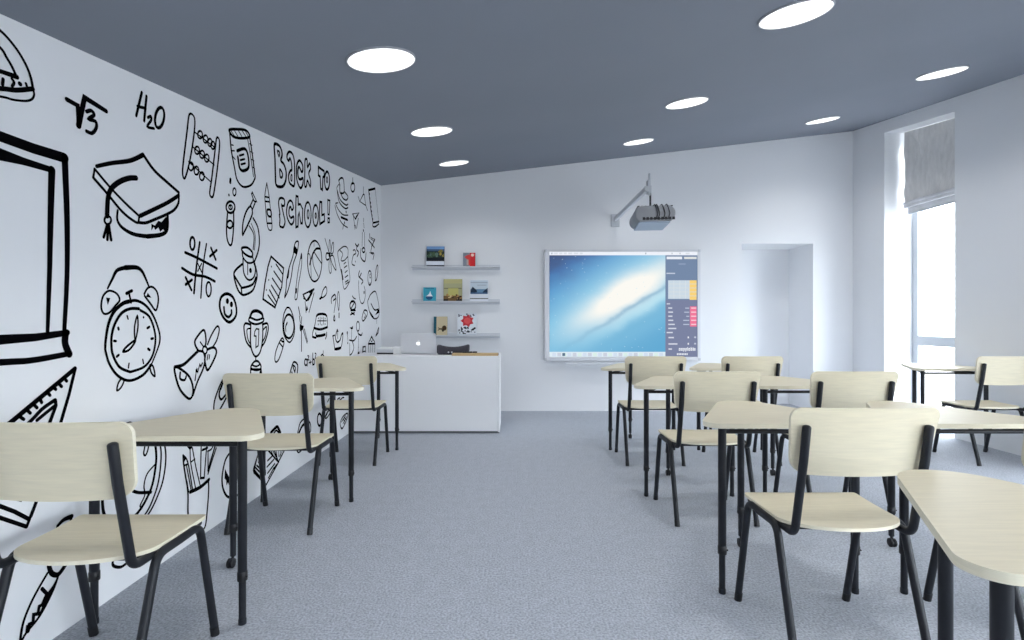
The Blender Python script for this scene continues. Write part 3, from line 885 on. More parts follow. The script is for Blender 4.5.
dk = [(212, 226, 242), (238, 222, 230), (220, 240, 236), (200, 220, 240), (240, 243, 248), (204, 212, 226), (236, 230, 220), (205, 234, 244)]
for k in range(22): r_.append((552.5 + k * 5.1, 353.0, 556.3 + k * 5.1, 356.6, dk[(k * 5 + k // 3) % len(dk)]))
r_.append((562.6, 353.2, 565.4, 356.2, (90, 115, 140)))
ui('dock_bar', r_, 'pale dock bar with icons')
r_ = [(665.8, 255.0, 697.8, 357.0, (120, 140, 170)), (665.8, 300, 697.8, 357.0, (126, 134, 164)), (667, 256.4, 682.5, 259.0, (238, 242, 250)), (684.5, 256.6, 697, 258.8, (226, 228, 226)),
      (679, 263.4, 686, 264.2, (160, 174, 204)), (666.8, 272.6, 675.5, 273.8, (196, 206, 224)), (674, 282.5, 680, 283.3, (130, 146, 180)),
      (668.5, 280.2, 690, 298.8, (206, 220, 232)), (690, 280.2, 697, 299.8, (251, 214, 128))]
for k in range(4): r_.append((669.5, 283.6 + 4 * k, 697, 284.1 + 4 * k, (220, 226, 226)))
for x in (674, 680, 685.5): r_.append((x, 280.2, x + .5, 298.8, (222, 230, 236)))
ui('side_panel', r_, 'blue side panel with a pale table')
r_ = [(667, 303.2, 670.5, 304.4, (205, 212, 228))]
for k, (w0, w1) in enumerate(((4, 4), (4.8, 5), (4.2, 3), (5, 6), (6.5, 6), (8, 0), (4.5, 0))):
    y = 307.4 + 4.1 * k
    r_.append((668.6 if k < 6 else 667, y, 668.6 + w0, y + 1.3, (214, 220, 234)))
    if w1: r_.append((689.6 - w1, y + .2, 689.6, y + 1.2, (190, 200, 222)))
for k, (y, w0) in enumerate(((337, 5.5), (343.4, 9), (348.5, 3.5))):
    r_.append((668.8, y, 668.8 + w0, y + 1.4, (214, 218, 232)))
    if k < 2:
        r_.append((688, y - .4, 689.3, y + 1.4, (236, 238, 246))); r_.append((694.6, y - .4, 696.4, y + 1.2, (200, 206, 224)))
ui('lettering', r_, 'rows of small white text', lift=0.0012)
r_ = [(690.4, 306.4, 697, 326.6, (243, 124, 158))]
for k in range(5): r_.append((691.5, 307.5 + 4.1 * k, 696.6, 308.6 + 4.1 * k, (252, 210, 222)))
ui('tag_column', r_, 'pink column of tags', lift=0.0013)
# larger bold word fragment at the foot of the panel: short glyph-like strokes
r_ = []
x = 679.2
for w_, asc, desc in ((2.0, 0, 0), (2.0, 0, 0), (2.0, 0, .9), (1.9, 0, .9), (1.0, 1.0, 0), (2.0, 0, 0), (1.9, 1.0, 0), (1.4, .8, 0), (1.4, 0, 0)):
    r_.append((x, 348.2 - asc, x + .65, 350.9 + desc, Wt)); r_.append((x, 348.2, x + w_ - .3, 348.9, Wt)); r_.append((x + w_ - .9, 348.2, x + w_ - .3, 350.9, Wt))
    if desc == 0: r_.append((x, 350.3, x + w_ - .3, 350.9, Wt))
    x += w_ + .15
for k in range(7): r_.append((677.2 + 1.6 * k, 353.4, 678.4 + 1.6 * k, 355.2, (232, 236, 246)))
ui('bold_lettering', r_, lift=0.0012)
# pen tray
tr = obj('pen_tray', bbox(at(566, 6.3) - sb.location.x, at(671, 6.3) - sb.location.x, fy0 - 0.05, fy0 + 0.01, -0.05, -0.022, 0.004), M['bezel'], sb)

# ================================================================= PROJECTOR ON ITS ARM
ax, azz = 1.302, az(219.8, 6.47)
pa = thing('projector_mount', 'long white wall mount reaching out above the smart board', 'projector mount', (ax, YB - 0.001, azz))
AL = 6.47 - 4.95
obj('wall_plate', bbox(-0.055, 0.055, -0.022, 0, -0.09, 0.07, 0.006), M['silver'], pa)
M['armw'] = mat('white_enamel_arm', (0.62, 0.63, 0.66), 0.4)
obj('arm_bar', bbox(-0.020, 0.020, -AL, -0.022, -0.022, 0.026, 0.005, 3), M['armw'], pa)
obj('arm_end_cap', bbox(-0.022, 0.022, -AL - 0.008, -AL, -0.024, 0.028, 0.003), M['silver'], pa)
obj('slide_carriage', bbox(0.018, 0.050, -AL + 0.01, -AL + 0.09, -0.035, 0.04, 0.005, 3), M['silver'], pa)
bm = bmesh.new(); tube(bm, [(0.035, -AL + 0.03, -0.05), (0.035, -AL + 0.03, 0.155)], 0.011, 12); obj('mast', bm, M['silver'], pa, smooth=True)
obj('adjuster', bbox(0.010, 0.04, -AL + 0.0, -AL + 0.06, 0.03, 0.09, 0.004), M['armw'], pa)
pz1 = az(205.2, 4.81) - azz
bm = bmesh.new(); tube(bm, [(0.048, -AL + 0.05, -0.03), (0.048, -AL + 0.05, pz1 + 0.0125)], 0.0095, 12, dome=False); obj('hanger_rod', bm, M['cable'], pa, smooth=True)

PY = 4.81
pX0, pX1 = at(635.1, PY), at(675.2, PY)
pZ0, pZ1 = az(221.0, PY), az(205.2, PY)
pW, pH, pD = pX1 - pX0, pZ1 - pZ0, 0.46
pr = thing('projector', 'grey rounded projector hanging from the wall arm above the smart board', 'projector', ((pX0 + pX1) / 2, PY, pZ0), -0.115)
bm = bmesh.new()
rr = pH * 0.46
def prof(inset):
    w, h0, h1, r = pW / 2 - inset, inset, pH - inset, rr - inset
    pts = []
    for (cx, cz_, a0) in ((w - r, h0 + r, -90), (w - r, h1 - r, 0), (-w + r, h1 - r, 90), (-w + r, h0 + r, 180)):
        pts += arc(cx, cz_, r, a0, a0 + 90, 7)
    return pts
rings = []
for y, ins in ((0.0, 0.016), (0.006, 0.006), (0.016, 0.0), (pD - 0.016, 0.0), (pD - 0.005, 0.006), (pD, 0.016)):
    rings.append([bm.verts.new((x, y, z)) for x, z in prof(ins)])
n = len(rings[0])
for a, b in zip(rings, rings[1:]):
    for k in range(n): bm.faces.new((a[k], a[(k + 1) % n], b[(k + 1) % n], b[k]))
bm.faces.new(rings[0]); bm.faces.new(rings[-1][::-1])
obj('shell', bm, M['proj'], pr, smooth=True)
obj('underside_plate', bbox(-pW / 2 + 0.045, pW / 2 - 0.045, 0.02, pD - 0.01, -0.012, 0.004, 0.005), M['projb'], pr)
bm = bmesh.new(); lathe(bm, [(0.03, pD - 0.004), (0.032, pD + 0.02), (0.026, pD + 0.022)], (0.10, 0, pH * 0.5), 20, axis='y'); obj('lens', bm, M['projd'], pr, smooth=True)
bm = bmesh.new()
for k in range(9): box(bm, -0.115 + k * 0.034, -0.115 + k * 0.034 + 0.024, -0.002, 0.004, 0.012, 0.038)
box(bm, -0.10, 0.15, -0.001, 0.004, 0.016, 0.026)
obj('port_row', bm, M['projd'], pr)
bm = bmesh.new()
for k in range(10): box(bm, -pW / 2 + 0.03 + k * 0.034, -pW / 2 + 0.05 + k * 0.034, 0.03, 0.20, pH - 0.003, pH + 0.004)
obj('top_vent', bm, M['projd'], pr)
obj('mount_bracket', bbox(-0.06, 0.06, 0.10, 0.24, pH - 0.002, pH + 0.012, 0.003), M['cable'], pr)
rc = random.Random(2)
for k, x in enumerate((0.0, 0.018, 0.066, 0.11)):
    bm = bmesh.new()
    xt = x - 0.008
    tube(bm, [(xt, 0.10, pH + 0.006), (xt + 0.004, 0.0, pH + 0.012), (x + 0.01, -0.018, pH * 0.75), (x + 0.022, -0.02, pH * 0.45), (x + 0.012, -0.008, 0.03), (x + 0.012, 0.002, 0.024)], 0.0045, 8, fillet=0.03)
    obj('cable', bm, M['cable'], pr, smooth=True)
# ================================================================= MURAL ON THE LEFT WALL (parts of wall_left)
def wall_pt(px, py):
    px = min(px, 380.6)
    Y = -XL * F / (512 - px)
    return Vector((Y, HC + (320 - py) / F * Y))
def catmull(P, closed=False, n=5):
    if len(P) < 3: return P
    out = []
    m = len(P)
    rng_ = range(m if closed else m - 1)
    for i in rng_:
        if closed: p0, p1, p2, p3 = P[(i - 1) % m], P[i], P[(i + 1) % m], P[(i + 2) % m]
        else: p0, p1, p2, p3 = P[max(i - 1, 0)], P[i], P[i + 1], P[min(i + 2, m - 1)]
        for k in range(n):
            t = k / n
            out.append(tuple(0.5 * ((2 * p1[j]) + (-p0[j] + p2[j]) * t + (2 * p0[j] - 5 * p1[j] + 4 * p2[j] - p3[j]) * t * t + (-p0[j] + 3 * p1[j] - 3 * p2[j] + p3[j]) * t ** 3) for j in (0, 1)))
    if not closed: out.append(P[-1])
    return out
XS = XL + 0.0012
def ribbon(bm, P, w0, w1, closed):
    Q = [P[0]]
    for p in P[1:]:
        if (p - Q[-1]).length > 0.0008: Q.append(p)
    if closed and len(Q) > 2 and (Q[0] - Q[-1]).length < 0.0008: Q.pop()
    n = len(Q)
    if n < 2: return
    L, R = [], []
    for i in range(n):
        if closed: a, b = Q[(i - 1) % n], Q[(i + 1) % n]
        else: a, b = Q[max(i - 1, 0)], Q[min(i + 1, n - 1)]
        d1 = (Q[i] - a); d2 = (b - Q[i])
        if d1.length < 1e-9: d1 = d2
        if d2.length < 1e-9: d2 = d1
        d1 = d1.normalized(); d2 = d2.normalized()
        t = d1 + d2
        if t.length < 0.3: t = d2
        t.normalize()
        nn = Vector((-t.y, t.x))
        k = 1 / max(0.6, abs(Vector((-d2.y, d2.x)).dot(nn)))
        h = (w0 + (w1 - w0) * (i / max(1, n - 1))) / 2 * k
        L.append(bm.verts.new((XS, *(Q[i] + nn * h)))); R.append(bm.verts.new((XS, *(Q[i] - nn * h))))
    rng_ = range(n if closed else n - 1)
    for i in rng_:
        j = (i + 1) % n
        bm.faces.new((L[i], L[j], R[j], R[i]))
    if not closed:
        for i, w, s in ((0, w0, -1), (n - 1, w1, 1)):
            a = Q[1] if i == 0 else Q[n - 2]
            d = (Q[i] - a).normalized(); nn = Vector((-d.y, d.x))
            c = [bm.verts.new((XS, *(Q[i] + (nn * math.cos(PI * k / 6) + d * math.sin(PI * k / 6)) * w / 2))) for k in range(7)]
            bm.faces.new(c)
def drawing(name, label, org, strokes):
    """strokes in crop pixels: ('s'|'p'|'c'|'C'|'f'|'e'|'d', width, points ...) s smooth, p straight, c closed smooth, C closed straight, f filled, e ellipse (cx,cy,rx,ry[,tilt]), d dots"""
    x0, y0, s = org
    bm = bmesh.new(); G = 1.5 if x0 < 255 else 1.95
    T = lambda q: wall_pt(x0 + q[0] / s, y0 + q[1] / s)
    for st in strokes:
        k, w, pts = st[0], st[1], st[2]
        if k == 'e':
            for (cx, cy, rx, ry, *tl) in pts:
                a = math.radians(tl[0]) if tl else 0
                P = []
                for i in range(28):
                    t = 2 * PI * i / 28; u, v = rx * math.cos(t), ry * math.sin(t)
                    P.append((cx + u * math.cos(a) - v * math.sin(a), cy + u * math.sin(a) + v * math.cos(a)))
                ww = G * w / s * (-XL / (512 - (x0 + cx / s)))
                ribbon(bm, [T(p) for p in P], ww, ww, True)
            continue
        if k == 'd':
            for (cx, cy) in pts:
                Yv = -XL * F / (512 - (x0 + cx / s)); r = 1.3 * w / s / F * Yv / 2
                c = T((cx, cy))
                bm.faces.new([bm.verts.new((XS, c.x + r * math.cos(2 * PI * i / 14), c.y + r * math.sin(2 * PI * i / 14))) for i in range(14)])
            continue
        if k == 'l':       # separate straight dashes: flat list of point pairs
            for a, b in zip(pts[0::2], pts[1::2]):
                ww = G * w / s * (-XL / (512 - (x0 + (a[0] + b[0]) / 2 / s)))
                ribbon(bm, [T(a), T(b)], ww, ww, False)
            continue
        closed = k in 'cCf'
        P = list(pts)
        if k in 'sc': P = catmull(P, closed)
        if k == 'f':
            bm.faces.new([bm.verts.new((XS, *T(p))) for p in P]); continue
        w0, w1 = w if isinstance(w, tuple) else (w, w)
        mx = sum(p[0] for p in P) / len(P)
        kk = G * -XL / (512 - (x0 + mx / s)) / s
        ribbon(bm, [T(p) for p in P], w0 * kk, w1 * kk, closed)
    me = bpy.data.meshes.new(name)
    for f in bm.faces:
        f.normal_update()
        if f.normal.x < 0: f.normal_flip()
    bm.to_mesh(me); bm.free(); me.materials.append(M['ink'])
    o = bpy.data.objects.new(name, me); C.objects.link(o); o.parent = wall_left
    o['label'] = 'black line drawing of ' + label
    return o

D = drawing
D('protractor_drawing', 'a protractor', (0, 20, 6.4), [
    ('s', 14, [(-620, 420), (-560, 180), (-440, 20), (-260, -40), (-100, -15), (0, 68), (60, 130), (120, 210), (170, 300), (198, 380), (210, 450)]),
    ('s', 14, [(-480, 340), (-400, 180), (-260, 90), (-110, 95), (0, 178), (40, 240), (75, 300), (105, 366)]),
    ('p', (12, 24), [(-480, 335), (-200, 325), (0, 328), (105, 364)]),
    ('s', 22, [(-620, 420), (-300, 415), (0, 438), (100, 449), (208, 440)]),
    ('s', 11, [(-620, 420), (-600, 470), (-300, 450), (0, 490), (80, 510), (160, 518), (200, 508), (216, 480), (211, 445)]),
    ('l', 15, [(18, 378), (14, 414), (-40, 370), (-42, 405), (-100, 365), (-102, 400)]), ('s', 13, [(74, 376), (88, 400), (76, 424)]), ('d', 24, [(126, 409)]), ('l', 12, [(164, 406), (172, 430)])])
D('square_root_drawing', 'a square root of three', (0, 0, 2.1333), [
    ('p', 7, [(142, 212), (154, 219), (165, 225), (167, 268)]), ('p', (9, 7), [(167, 268), (180, 208), (226, 237)]),
    ('s', 5.5, [(184, 238), (194, 236), (200, 245), (189, 254), (203, 259), (205, 272), (196, 284), (184, 280)])])
D('water_formula_drawing', 'the formula H2O', (0, 0, 2.1333), [
    ('l', 4.6, [(302, 197), (290, 247), (312, 205), (307, 258), (293, 227), (310, 231)]),
    ('s', 4.2, [(315, 251), (321, 248), (322, 256), (314, 270), (328, 274)]), ('e', 4.8, [(340, 251, 9.5, 22, 8)])])
D('monitor_drawing', 'a large computer monitor', (0, 120, 2.5625), [
    ('p', (18, 20), [(-290, -68), (0, 42), (85, 73), (164, 97)]), ('s', (13, 8), [(165, 95), (171, 250), (171, 400), (164, 540)]),
    ('f', 0, [(-235, 0), (0, 72), (60, 96), (137, 122), (133, 136), (60, 116), (0, 104), (-235, 40)]),
    ('s', (14, 7), [(132, 128), (129, 250), (126, 400), (121, 545)]),
    ('p', (20, 12), [(-290, 575), (0, 563), (90, 557), (172, 545)]), ('s', 13, [(168, 545), (166, 572), (177, 600)]),
    ('s', (12, 11), [(-300, 640), (0, 621), (80, 616), (176, 599)]), ('p', 14, [(-290, -68), (-310, 300), (-300, 640)]), ('p', 14, [(-235, 20), (-240, 300), (-235, 570)])])
D('graduation_cap_drawing', 'a graduation cap with a tassel', (80, 140, 6.4), [
    ('s', (16, 22), [(105, 168), (200, 148), (320, 132), (402, 95)]), ('s', 15, [(402, 92), (470, 190), (550, 265), (630, 335)]),
    ('s', 13, [(630, 338), (629, 400), (603, 445), (555, 475), (480, 507), (420, 530), (375, 528)]), ('s', 18, [(630, 355), (560, 400), (480, 440), (385, 485)]),
    ('s', 12, [(92, 185), (180, 290), (280, 395), (378, 487)]), ('p', 11, [(92, 185), (83, 240)]), ('s', 13, [(83, 240), (170, 340), (270, 460), (350, 523), (375, 528)]), ('p', 11, [(378, 487), (372, 528)]),
    ('s', 24, [(358, 243), (310, 245), (250, 268), (200, 310), (178, 370), (172, 485)]), ('e', 11, [(176, 513, 21, 26)]),
    ('l', 14, [(172, 545), (150, 622), (178, 545), (173, 638), (183, 545), (198, 640)]), ('l', 20, [(176, 550), (176, 590)]),
    ('s', (10, 20), [(240, 450), (237, 510), (268, 560), (340, 602), (430, 617)]), ('s', (20, 14), [(430, 617), (520, 605), (557, 570), (560, 480)]),
    ('f', 0, [(455, 535), (478, 548), (500, 516), (520, 526), (545, 495), (562, 490), (565, 570), (545, 592), (530, 570), (512, 588), (500, 560), (480, 576), (470, 556), (455, 580)])])
D('abacus_drawing', 'an abacus', (160, 100, 6.4), [
    ('c', 10, [(187, 92), (220, 118), (215, 230), (187, 400), (158, 500), (143, 470), (150, 380), (172, 200)]),
    ('c', 10, [(362, 242), (380, 270), (370, 400), (352, 540), (337, 618), (317, 600), (330, 500), (350, 330)]),
    ('l', 7, [(220, 205), (352, 305), (208, 300), (345, 415), (182, 395), (325, 525)]),
    ('e', 9, [(255, 222, 15, 24), (290, 250, 15, 24), (318, 272, 13, 24), (337, 290, 12, 24), (236, 322, 15, 24), (268, 348, 15, 24), (298, 372, 14, 24), (197, 425, 15, 26), (232, 452, 15, 26), (267, 488, 15, 26)])])
D('cup_drawing', 'a cup with ridges and a badge', (160, 100, 6.4), [
    ('c', 12, [(445, 190), (490, 187), (550, 195), (572, 235), (520, 245), (470, 235), (447, 208)]), ('s', 10, [(445, 210), (455, 320), (475, 430), (492, 510), (530, 555), (580, 545), (605, 505), (608, 480)]),
    ('s', 10, [(572, 235), (590, 350), (607, 485)]), ('s', 6, [(560, 250), (580, 370), (597, 490)]),
    ('l', 5, [(455, 200), (475, 230), (475, 195), (500, 238), (500, 195), (525, 238), (525, 198), (550, 236), (545, 200), (562, 230), (572, 280), (588, 290), (578, 330), (594, 340), (584, 380), (600, 390), (592, 430), (605, 440)]),
    ('s', 14, [(493, 325), (540, 312), (561, 350), (566, 430), (532, 453), (510, 438), (502, 400), (497, 365)]), ('l', 9, [(508, 356), (535, 348), (513, 385), (540, 378), (518, 412), (545, 405)]), ('l', 6, [(450, 285), (468, 290), (455, 325), (475, 325), (463, 360), (480, 380)]),
    ('l', 16, [(450, 508), (448, 526)]), ('e', 8, [(475, 588, 10, 24)]), ('d', 14, [(440, 608)])])
D('back_to_school_lettering', 'outlined hand lettering BACK TO SCHOOL!', (260, 140, 12.8), [
    ('c', 21, [(180, 70), (210, 52), (250, 80), (275, 140), (280, 200), (265, 262), (303, 310), (331, 400), (330, 500), (305, 575), (265, 600), (205, 575), (195, 450), (190, 250)]),
    ('c', 14, [(222, 140), (250, 160), (240, 210)]), ('c', 16, [(252, 375), (285, 430), (280, 475), (257, 470)]),
    ('c', 18, [(345, 235), (347, 185), (375, 150), (415, 180), (437, 270), (441, 400), (437, 580), (395, 570), (370, 530), (365, 450), (385, 395), (405, 380), (400, 290), (382, 235), (365, 265)]), ('c', 11, [(395, 455), (408, 450), (405, 520), (393, 510)]),
    ('c', 18, [(545, 395), (545, 330), (520, 275), (495, 265), (470, 320), (465, 430), (475, 530), (515, 615), (545, 570), (548, 490), (515, 505), (490, 480), (482, 400), (495, 345), (513, 370), (528, 405)]),
    ('c', 16, [(575, 260), (600, 250), (605, 345), (635, 300), (645, 365), (622, 430), (645, 520), (640, 595), (605, 520), (592, 590), (570, 580), (572, 400)]),
    ('C', 18, [(745, 345), (818, 398), (822, 460), (804, 480), (798, 640), (775, 620), (768, 470), (745, 450)]),
    ('e', 18, [(857, 520, 32, 115)]), ('e', 12, [(856, 510, 8, 35)]),
    ('c', 16, [(245, 756), (275, 741), (310, 766), (310, 836), (285, 841), (275, 836), (300, 956), (318, 1046), (300, 1111), (280, 1116), (250, 1096), (253, 1016), (246, 966), (252, 940), (243, 876), (236, 806)]),
    ('c', 16, [(425, 866), (410, 796), (380, 776), (350, 826), (338, 926), (355, 1016), (395, 1081), (428, 1046), (428, 980), (395, 996), (370, 956), (372, 878), (390, 856), (405, 896)]),
    ('C', 16, [(460, 716), (485, 726), (487, 826), (515, 821), (545, 886), (540, 1066), (520, 1066), (500, 926), (487, 976), (485, 1106), (458, 1116), (455, 876)]),
    ('e', 16, [(610, 956, 42, 160), (710, 966, 35, 135)]), ('e', 13, [(614, 951, 12, 55), (712, 968, 8, 30)]),
    ('C', 16, [(765, 791), (788, 796), (790, 961), (822, 950), (825, 1036), (765, 1076), (758, 926)]),
    ('C', 13, [(865, 766), (893, 776), (885, 955), (868, 951)]), ('C', 13, [(868, 1000), (888, 1003), (888, 1054), (868, 1056)])])
D('crayon_drawing', 'an upright crayon', (260, 185, 12.8), [
    ('s', 10, [(85, -26), (65, 90), (60, 170), (70, 300), (85, 470), (105, 560), (130, 580), (150, 560), (148, 450), (130, 300), (115, 150), (85, -26)]),
    ('l', 12, [(65, 150), (115, 160), (68, 210), (118, 215), (95, 490), (145, 490)]), ('c', 16, [(90, 320), (135, 325), (140, 400), (100, 390)])])
D('test_tube_drawing', 'a test tube with bubbles', (160, 190, 6.4), [
    ('e', 11, [(450, 110, 28, 37)]), ('e', 8, [(450, 110, 11, 14)]), ('d', 10, [(450, 108)]), ('s', 10, [(432, 140), (425, 230), (428, 310), (445, 352), (460, 335), (470, 230), (470, 140)]), ('e', 10, [(446, 220, 18, 24)])])
D('microscope_drawing', 'a microscope', (160, 190, 6.4), [
    ('C', 8, [(590, 15), (618, 75), (600, 70), (585, 25)]), ('l', 8, [(595, 60), (575, 105), (610, 75), (588, 130)]),
    ('c', 10, [(578, 105), (590, 150), (562, 220), (540, 265), (527, 285), (530, 210), (550, 140)]), ('s', 10, [(595, 180), (625, 240), (635, 330), (625, 400), (600, 465)]), ('s', 7, [(570, 230), (600, 290), (595, 380)]), ('s', 5, [(583, 215), (608, 290), (603, 385)]),
    ('c', 11, [(525, 370), (560, 370), (590, 400), (585, 428), (550, 415), (525, 390)]), ('s', 9, [(525, 390), (530, 430), (560, 465), (595, 460), (590, 420)]), ('s', 9, [(530, 440), (535, 530), (565, 575), (598, 560), (610, 510), (600, 470)]), ('l', 7, [(560, 470), (560, 540)]), ('d', 26, [(578, 515)]),
    ('s', 11, [(525, 475), (485, 510), (472, 545), (490, 620), (512, 660), (540, 671), (590, 645), (612, 590), (620, 540), (605, 470)]), ('s', 11, [(472, 545), (515, 615), (530, 625), (590, 605), (612, 560)]), ('p', 10, [(518, 620), (522, 662)])])
D('note_sheet_drawing', 'a lined sheet of paper', (160, 190, 6.4), [
    ('C', 10, [(710, 425), (790, 500), (778, 620), (735, 752), (658, 698), (670, 600), (690, 490)]),
    ('l', 8, [(742, 475), (785, 540), (728, 520), (775, 588), (718, 565), (768, 640), (712, 610), (762, 690), (700, 640), (745, 720), (690, 672), (735, 735)]), ('d', 10, [(712, 490), (695, 575), (680, 640)])])
D('paint_brush_drawing', 'a slanted thin paint brush', (260, 230, 12.8), [
    ('c', 12, [(490, 150), (455, 155), (432, 230), (420, 330), (372, 480), (342, 620), (330, 760), (315, 862), (360, 760), (398, 600), (422, 440), (470, 300), (485, 220)]), ('f', 0, [(440, 195), (476, 245), (465, 315), (428, 290)]), ('f', 0, [(378, 465), (366, 600), (346, 640), (358, 540)])])
D('pencil_drawing', 'a thin upright pencil', (260, 230, 12.8), [
    ('c', 9, [(530, 300), (505, 420), (480, 560), (460, 720), (445, 860), (455, 892), (475, 860), (490, 700), (515, 560), (532, 430)]), ('f', 0, [(530, 300), (512, 372), (534, 372)]), ('f', 0, [(448, 745), (474, 745), (468, 812), (450, 812)])])
D('basketball_drawing', 'a basketball', (260, 230, 12.8), [
    ('e', 13, [(698, 398, 92, 262)]), ('s', 16, [(765, 240), (720, 240), (682, 290), (650, 380), (635, 440)]), ('s', 10, [(690, 280), (740, 360), (788, 430)]), ('s', 9, [(670, 300), (682, 450), (742, 590)]), ('s', 8, [(605, 310), (640, 335), (655, 630)]), ('l', 5, [(690, 140), (690, 210)])])
D('flower_drawing', 'a thin petalled flower', (260, 230, 12.8), [
    ('l', 8, [(830, 110), (882, 290)]), ('c', 8, [(882, 290), (885, 150), (895, 138), (906, 280)]), ('c', 9, [(908, 300), (922, 180), (940, 168), (936, 280)]), ('d', 55, [(888, 318)]), ('s', 12, [(878, 300), (850, 298), (842, 350), (855, 382), (880, 372)]),
    ('s', 9, [(900, 335), (935, 330), (962, 430), (970, 515), (922, 430), (898, 345)]), ('c', 8, [(890, 345), (880, 480), (895, 553), (912, 520), (902, 400)])])
D('eraser_drawing', 'an eraser tube with stripes', (320, 245, 14.54), [
    ('c', 9, [(355, 20), (290, 60), (255, 120), (280, 280), (312, 420), (340, 615), (370, 632), (428, 530), (430, 430), (405, 200), (405, 60)]), ('s', 9, [(290, 80), (328, 130), (305, 222), (350, 225), (400, 170)]),
    ('l', 9, [(345, 275), (375, 250), (350, 330), (390, 300), (362, 402), (395, 370), (362, 472), (405, 440), (365, 540), (410, 510), (372, 570), (428, 530)]), ('f', 0, [(296, 350), (314, 350), (340, 500), (326, 520)])])
D('striped_sleeve_drawing', 'a striped sleeve under the ceiling edge', (320, 165, 14.54), [
    ('s', 14, [(270, 225), (305, 188), (340, 215), (350, 380), (330, 410), (290, 400), (285, 290), (270, 225)]), ('s', 12, [(355, 390), (405, 460), (380, 510), (330, 480), (300, 410)]),
    ('s', 12, [(250, 370), (290, 500), (370, 580), (405, 570)]), ('s', 12, [(250, 400), (280, 540), (360, 630), (405, 620)]), ('s', 10, [(225, 560), (260, 640), (330, 720), (405, 730)]), ('s', 10, [(215, 590), (250, 720), (320, 850), (400, 910)]),
    ('l', 18, [(305, 760), (400, 800)]), ('d', 32, [(378, 682), (355, 840), (285, 290), (310, 410)]), ('l', 9, [(340, 860), (330, 930), (225, 555), (260, 550)]), ('s', 8, [(250, 390), (243, 330), (272, 280)])])
D('bauble_drawing', 'a small drop shaped bauble', (320, 165, 14.54), [('l', 12, [(475, 190), (475, 270)]), ('e', 14, [(475, 325, 29, 65)]), ('l', 10, [(455, 275), (498, 272)])])
D('drawing_compass_drawing', 'a small open triangle shape below the ceiling', (320, 165, 14.54), [('l', 9, [(630, 320), (628, 420), (555, 460), (576, 530), (665, 590), (690, 662)]), ('C', 11, [(628, 425), (577, 530), (664, 588), (642, 430)])])
D('ruler_drawing', 'a long ruler beside the wall corner', (320, 165, 14.54), [
    ('p', 18, [(800, 342), (705, 366), (720, 490), (740, 670), (770, 840)]), ('p', 6, [(800, 342), (828, 600), (855, 820)]), ('p', 14, [(770, 842), (855, 822)]), ('s', 12, [(768, 845), (766, 888), (800, 898), (855, 855)]),
    ('d', 30, [(718, 420), (724, 490), (734, 548), (742, 608), (748, 670), (756, 732), (766, 790)])])
D('folded_paper_drawing', 'a small folded paper plane near the corner', (320, 205, 14.54), [('C', 14, [(470, 130), (565, 115), (515, 205)]), ('f', 0, [(565, 112), (508, 198), (528, 150)]), ('l', 10, [(482, 140), (508, 350), (555, 195), (530, 340)]), ('f', 0, [(492, 290), (515, 290), (515, 345)])])
D('fountain_pen_drawing', 'a narrow pen near the corner', (320, 205, 14.54), [('l', 9, [(632, 195), (632, 240), (632, 265), (640, 330), (615, 400), (610, 600), (645, 400), (648, 600)]), ('d', 34, [(630, 372)]), ('e', 14, [(632, 655, 20, 34)]), ('s', 13, [(593, 640), (592, 760), (650, 820), (668, 700)])])
D('squiggle_drawing', 'a curly squiggle', (320, 205, 14.54), [('s', 13, [(512, 565), (540, 602), (562, 570)]), ('s', 12, [(540, 590), (530, 645), (560, 690), (538, 750)]), ('s', 10, [(480, 662), (502, 652), (520, 702), (482, 735), (462, 850), (502, 880)]), ('d', 22, [(512, 822)])])
D('scribble_drawing', 'a dense scribble beside the wall corner', (320, 205, 14.54), [('l', 12, [(720, 420), (722, 480), (705, 510), (790, 620), (796, 500), (748, 605)]), ('s', 11, [(752, 605), (738, 690), (782, 705), (770, 790)]), ('l', 6, [(735, 470), (790, 500), (735, 490), (790, 530), (720, 690), (770, 720)])])
D('marker_pen_drawing', 'a long marker pen', (320, 245, 14.54), [('s', 12, [(575, 375), (560, 450), (622, 520), (603, 565)]), ('l', 12, [(600, 410), (572, 470)]), ('s', 9, [(562, 520), (560, 600), (575, 780), (605, 850), (640, 820), (660, 700), (640, 600)]), ('d', 40, [(640, 690)])])
D('paper_clip_drawing', 'two narrow clips near the corner', (320, 245, 14.54), [('e', 12, [(722, 480, 28, 105), (822, 405, 15, 112, 6)]), ('d', 30, [(725, 562)]), ('e', 7, [(728, 450, 10, 30)]), ('d', 20, [(802, 518)])])
D('question_mark_drawing', 'a question mark and exclamation mark', (320, 285, 14.54), [('s', 12, [(165, 265), (165, 190), (212, 140), (228, 190), (192, 225)]), ('l', 10, [(232, 205), (202, 400)]), ('c', 13, [(205, 445), (195, 505), (215, 515)]), ('c', 10, [(265, 95), (250, 200), (270, 370), (282, 200)]), ('l', 18, [(275, 415), (275, 468)])])
D('robot_drawing', 'a small round beetle like robot', (320, 285, 14.54), [('s', 10, [(468, 160), (490, 190), (515, 202)]), ('e', 18, [(475, 300, 42, 65)]), ('l', 12, [(455, 332), (495, 262), (445, 372), (515, 370), (440, 432), (500, 402), (455, 402), (500, 432)])])
D('tilted_mug_drawing', 'a tilted jar near the corner', (320, 285, 14.54), [('c', 10, [(800, 92), (740, 130), (710, 190), (692, 260), (730, 420), (790, 490), (848, 460), (860, 350), (832, 180)]), ('s', 12, [(740, 270), (790, 360), (850, 350)]), ('f', 0, [(850, 335), (866, 400), (800, 440), (825, 390)]), ('l', 14, [(720, 390), (782, 482)]), ('l', 6, [(822, 490), (822, 560)])])
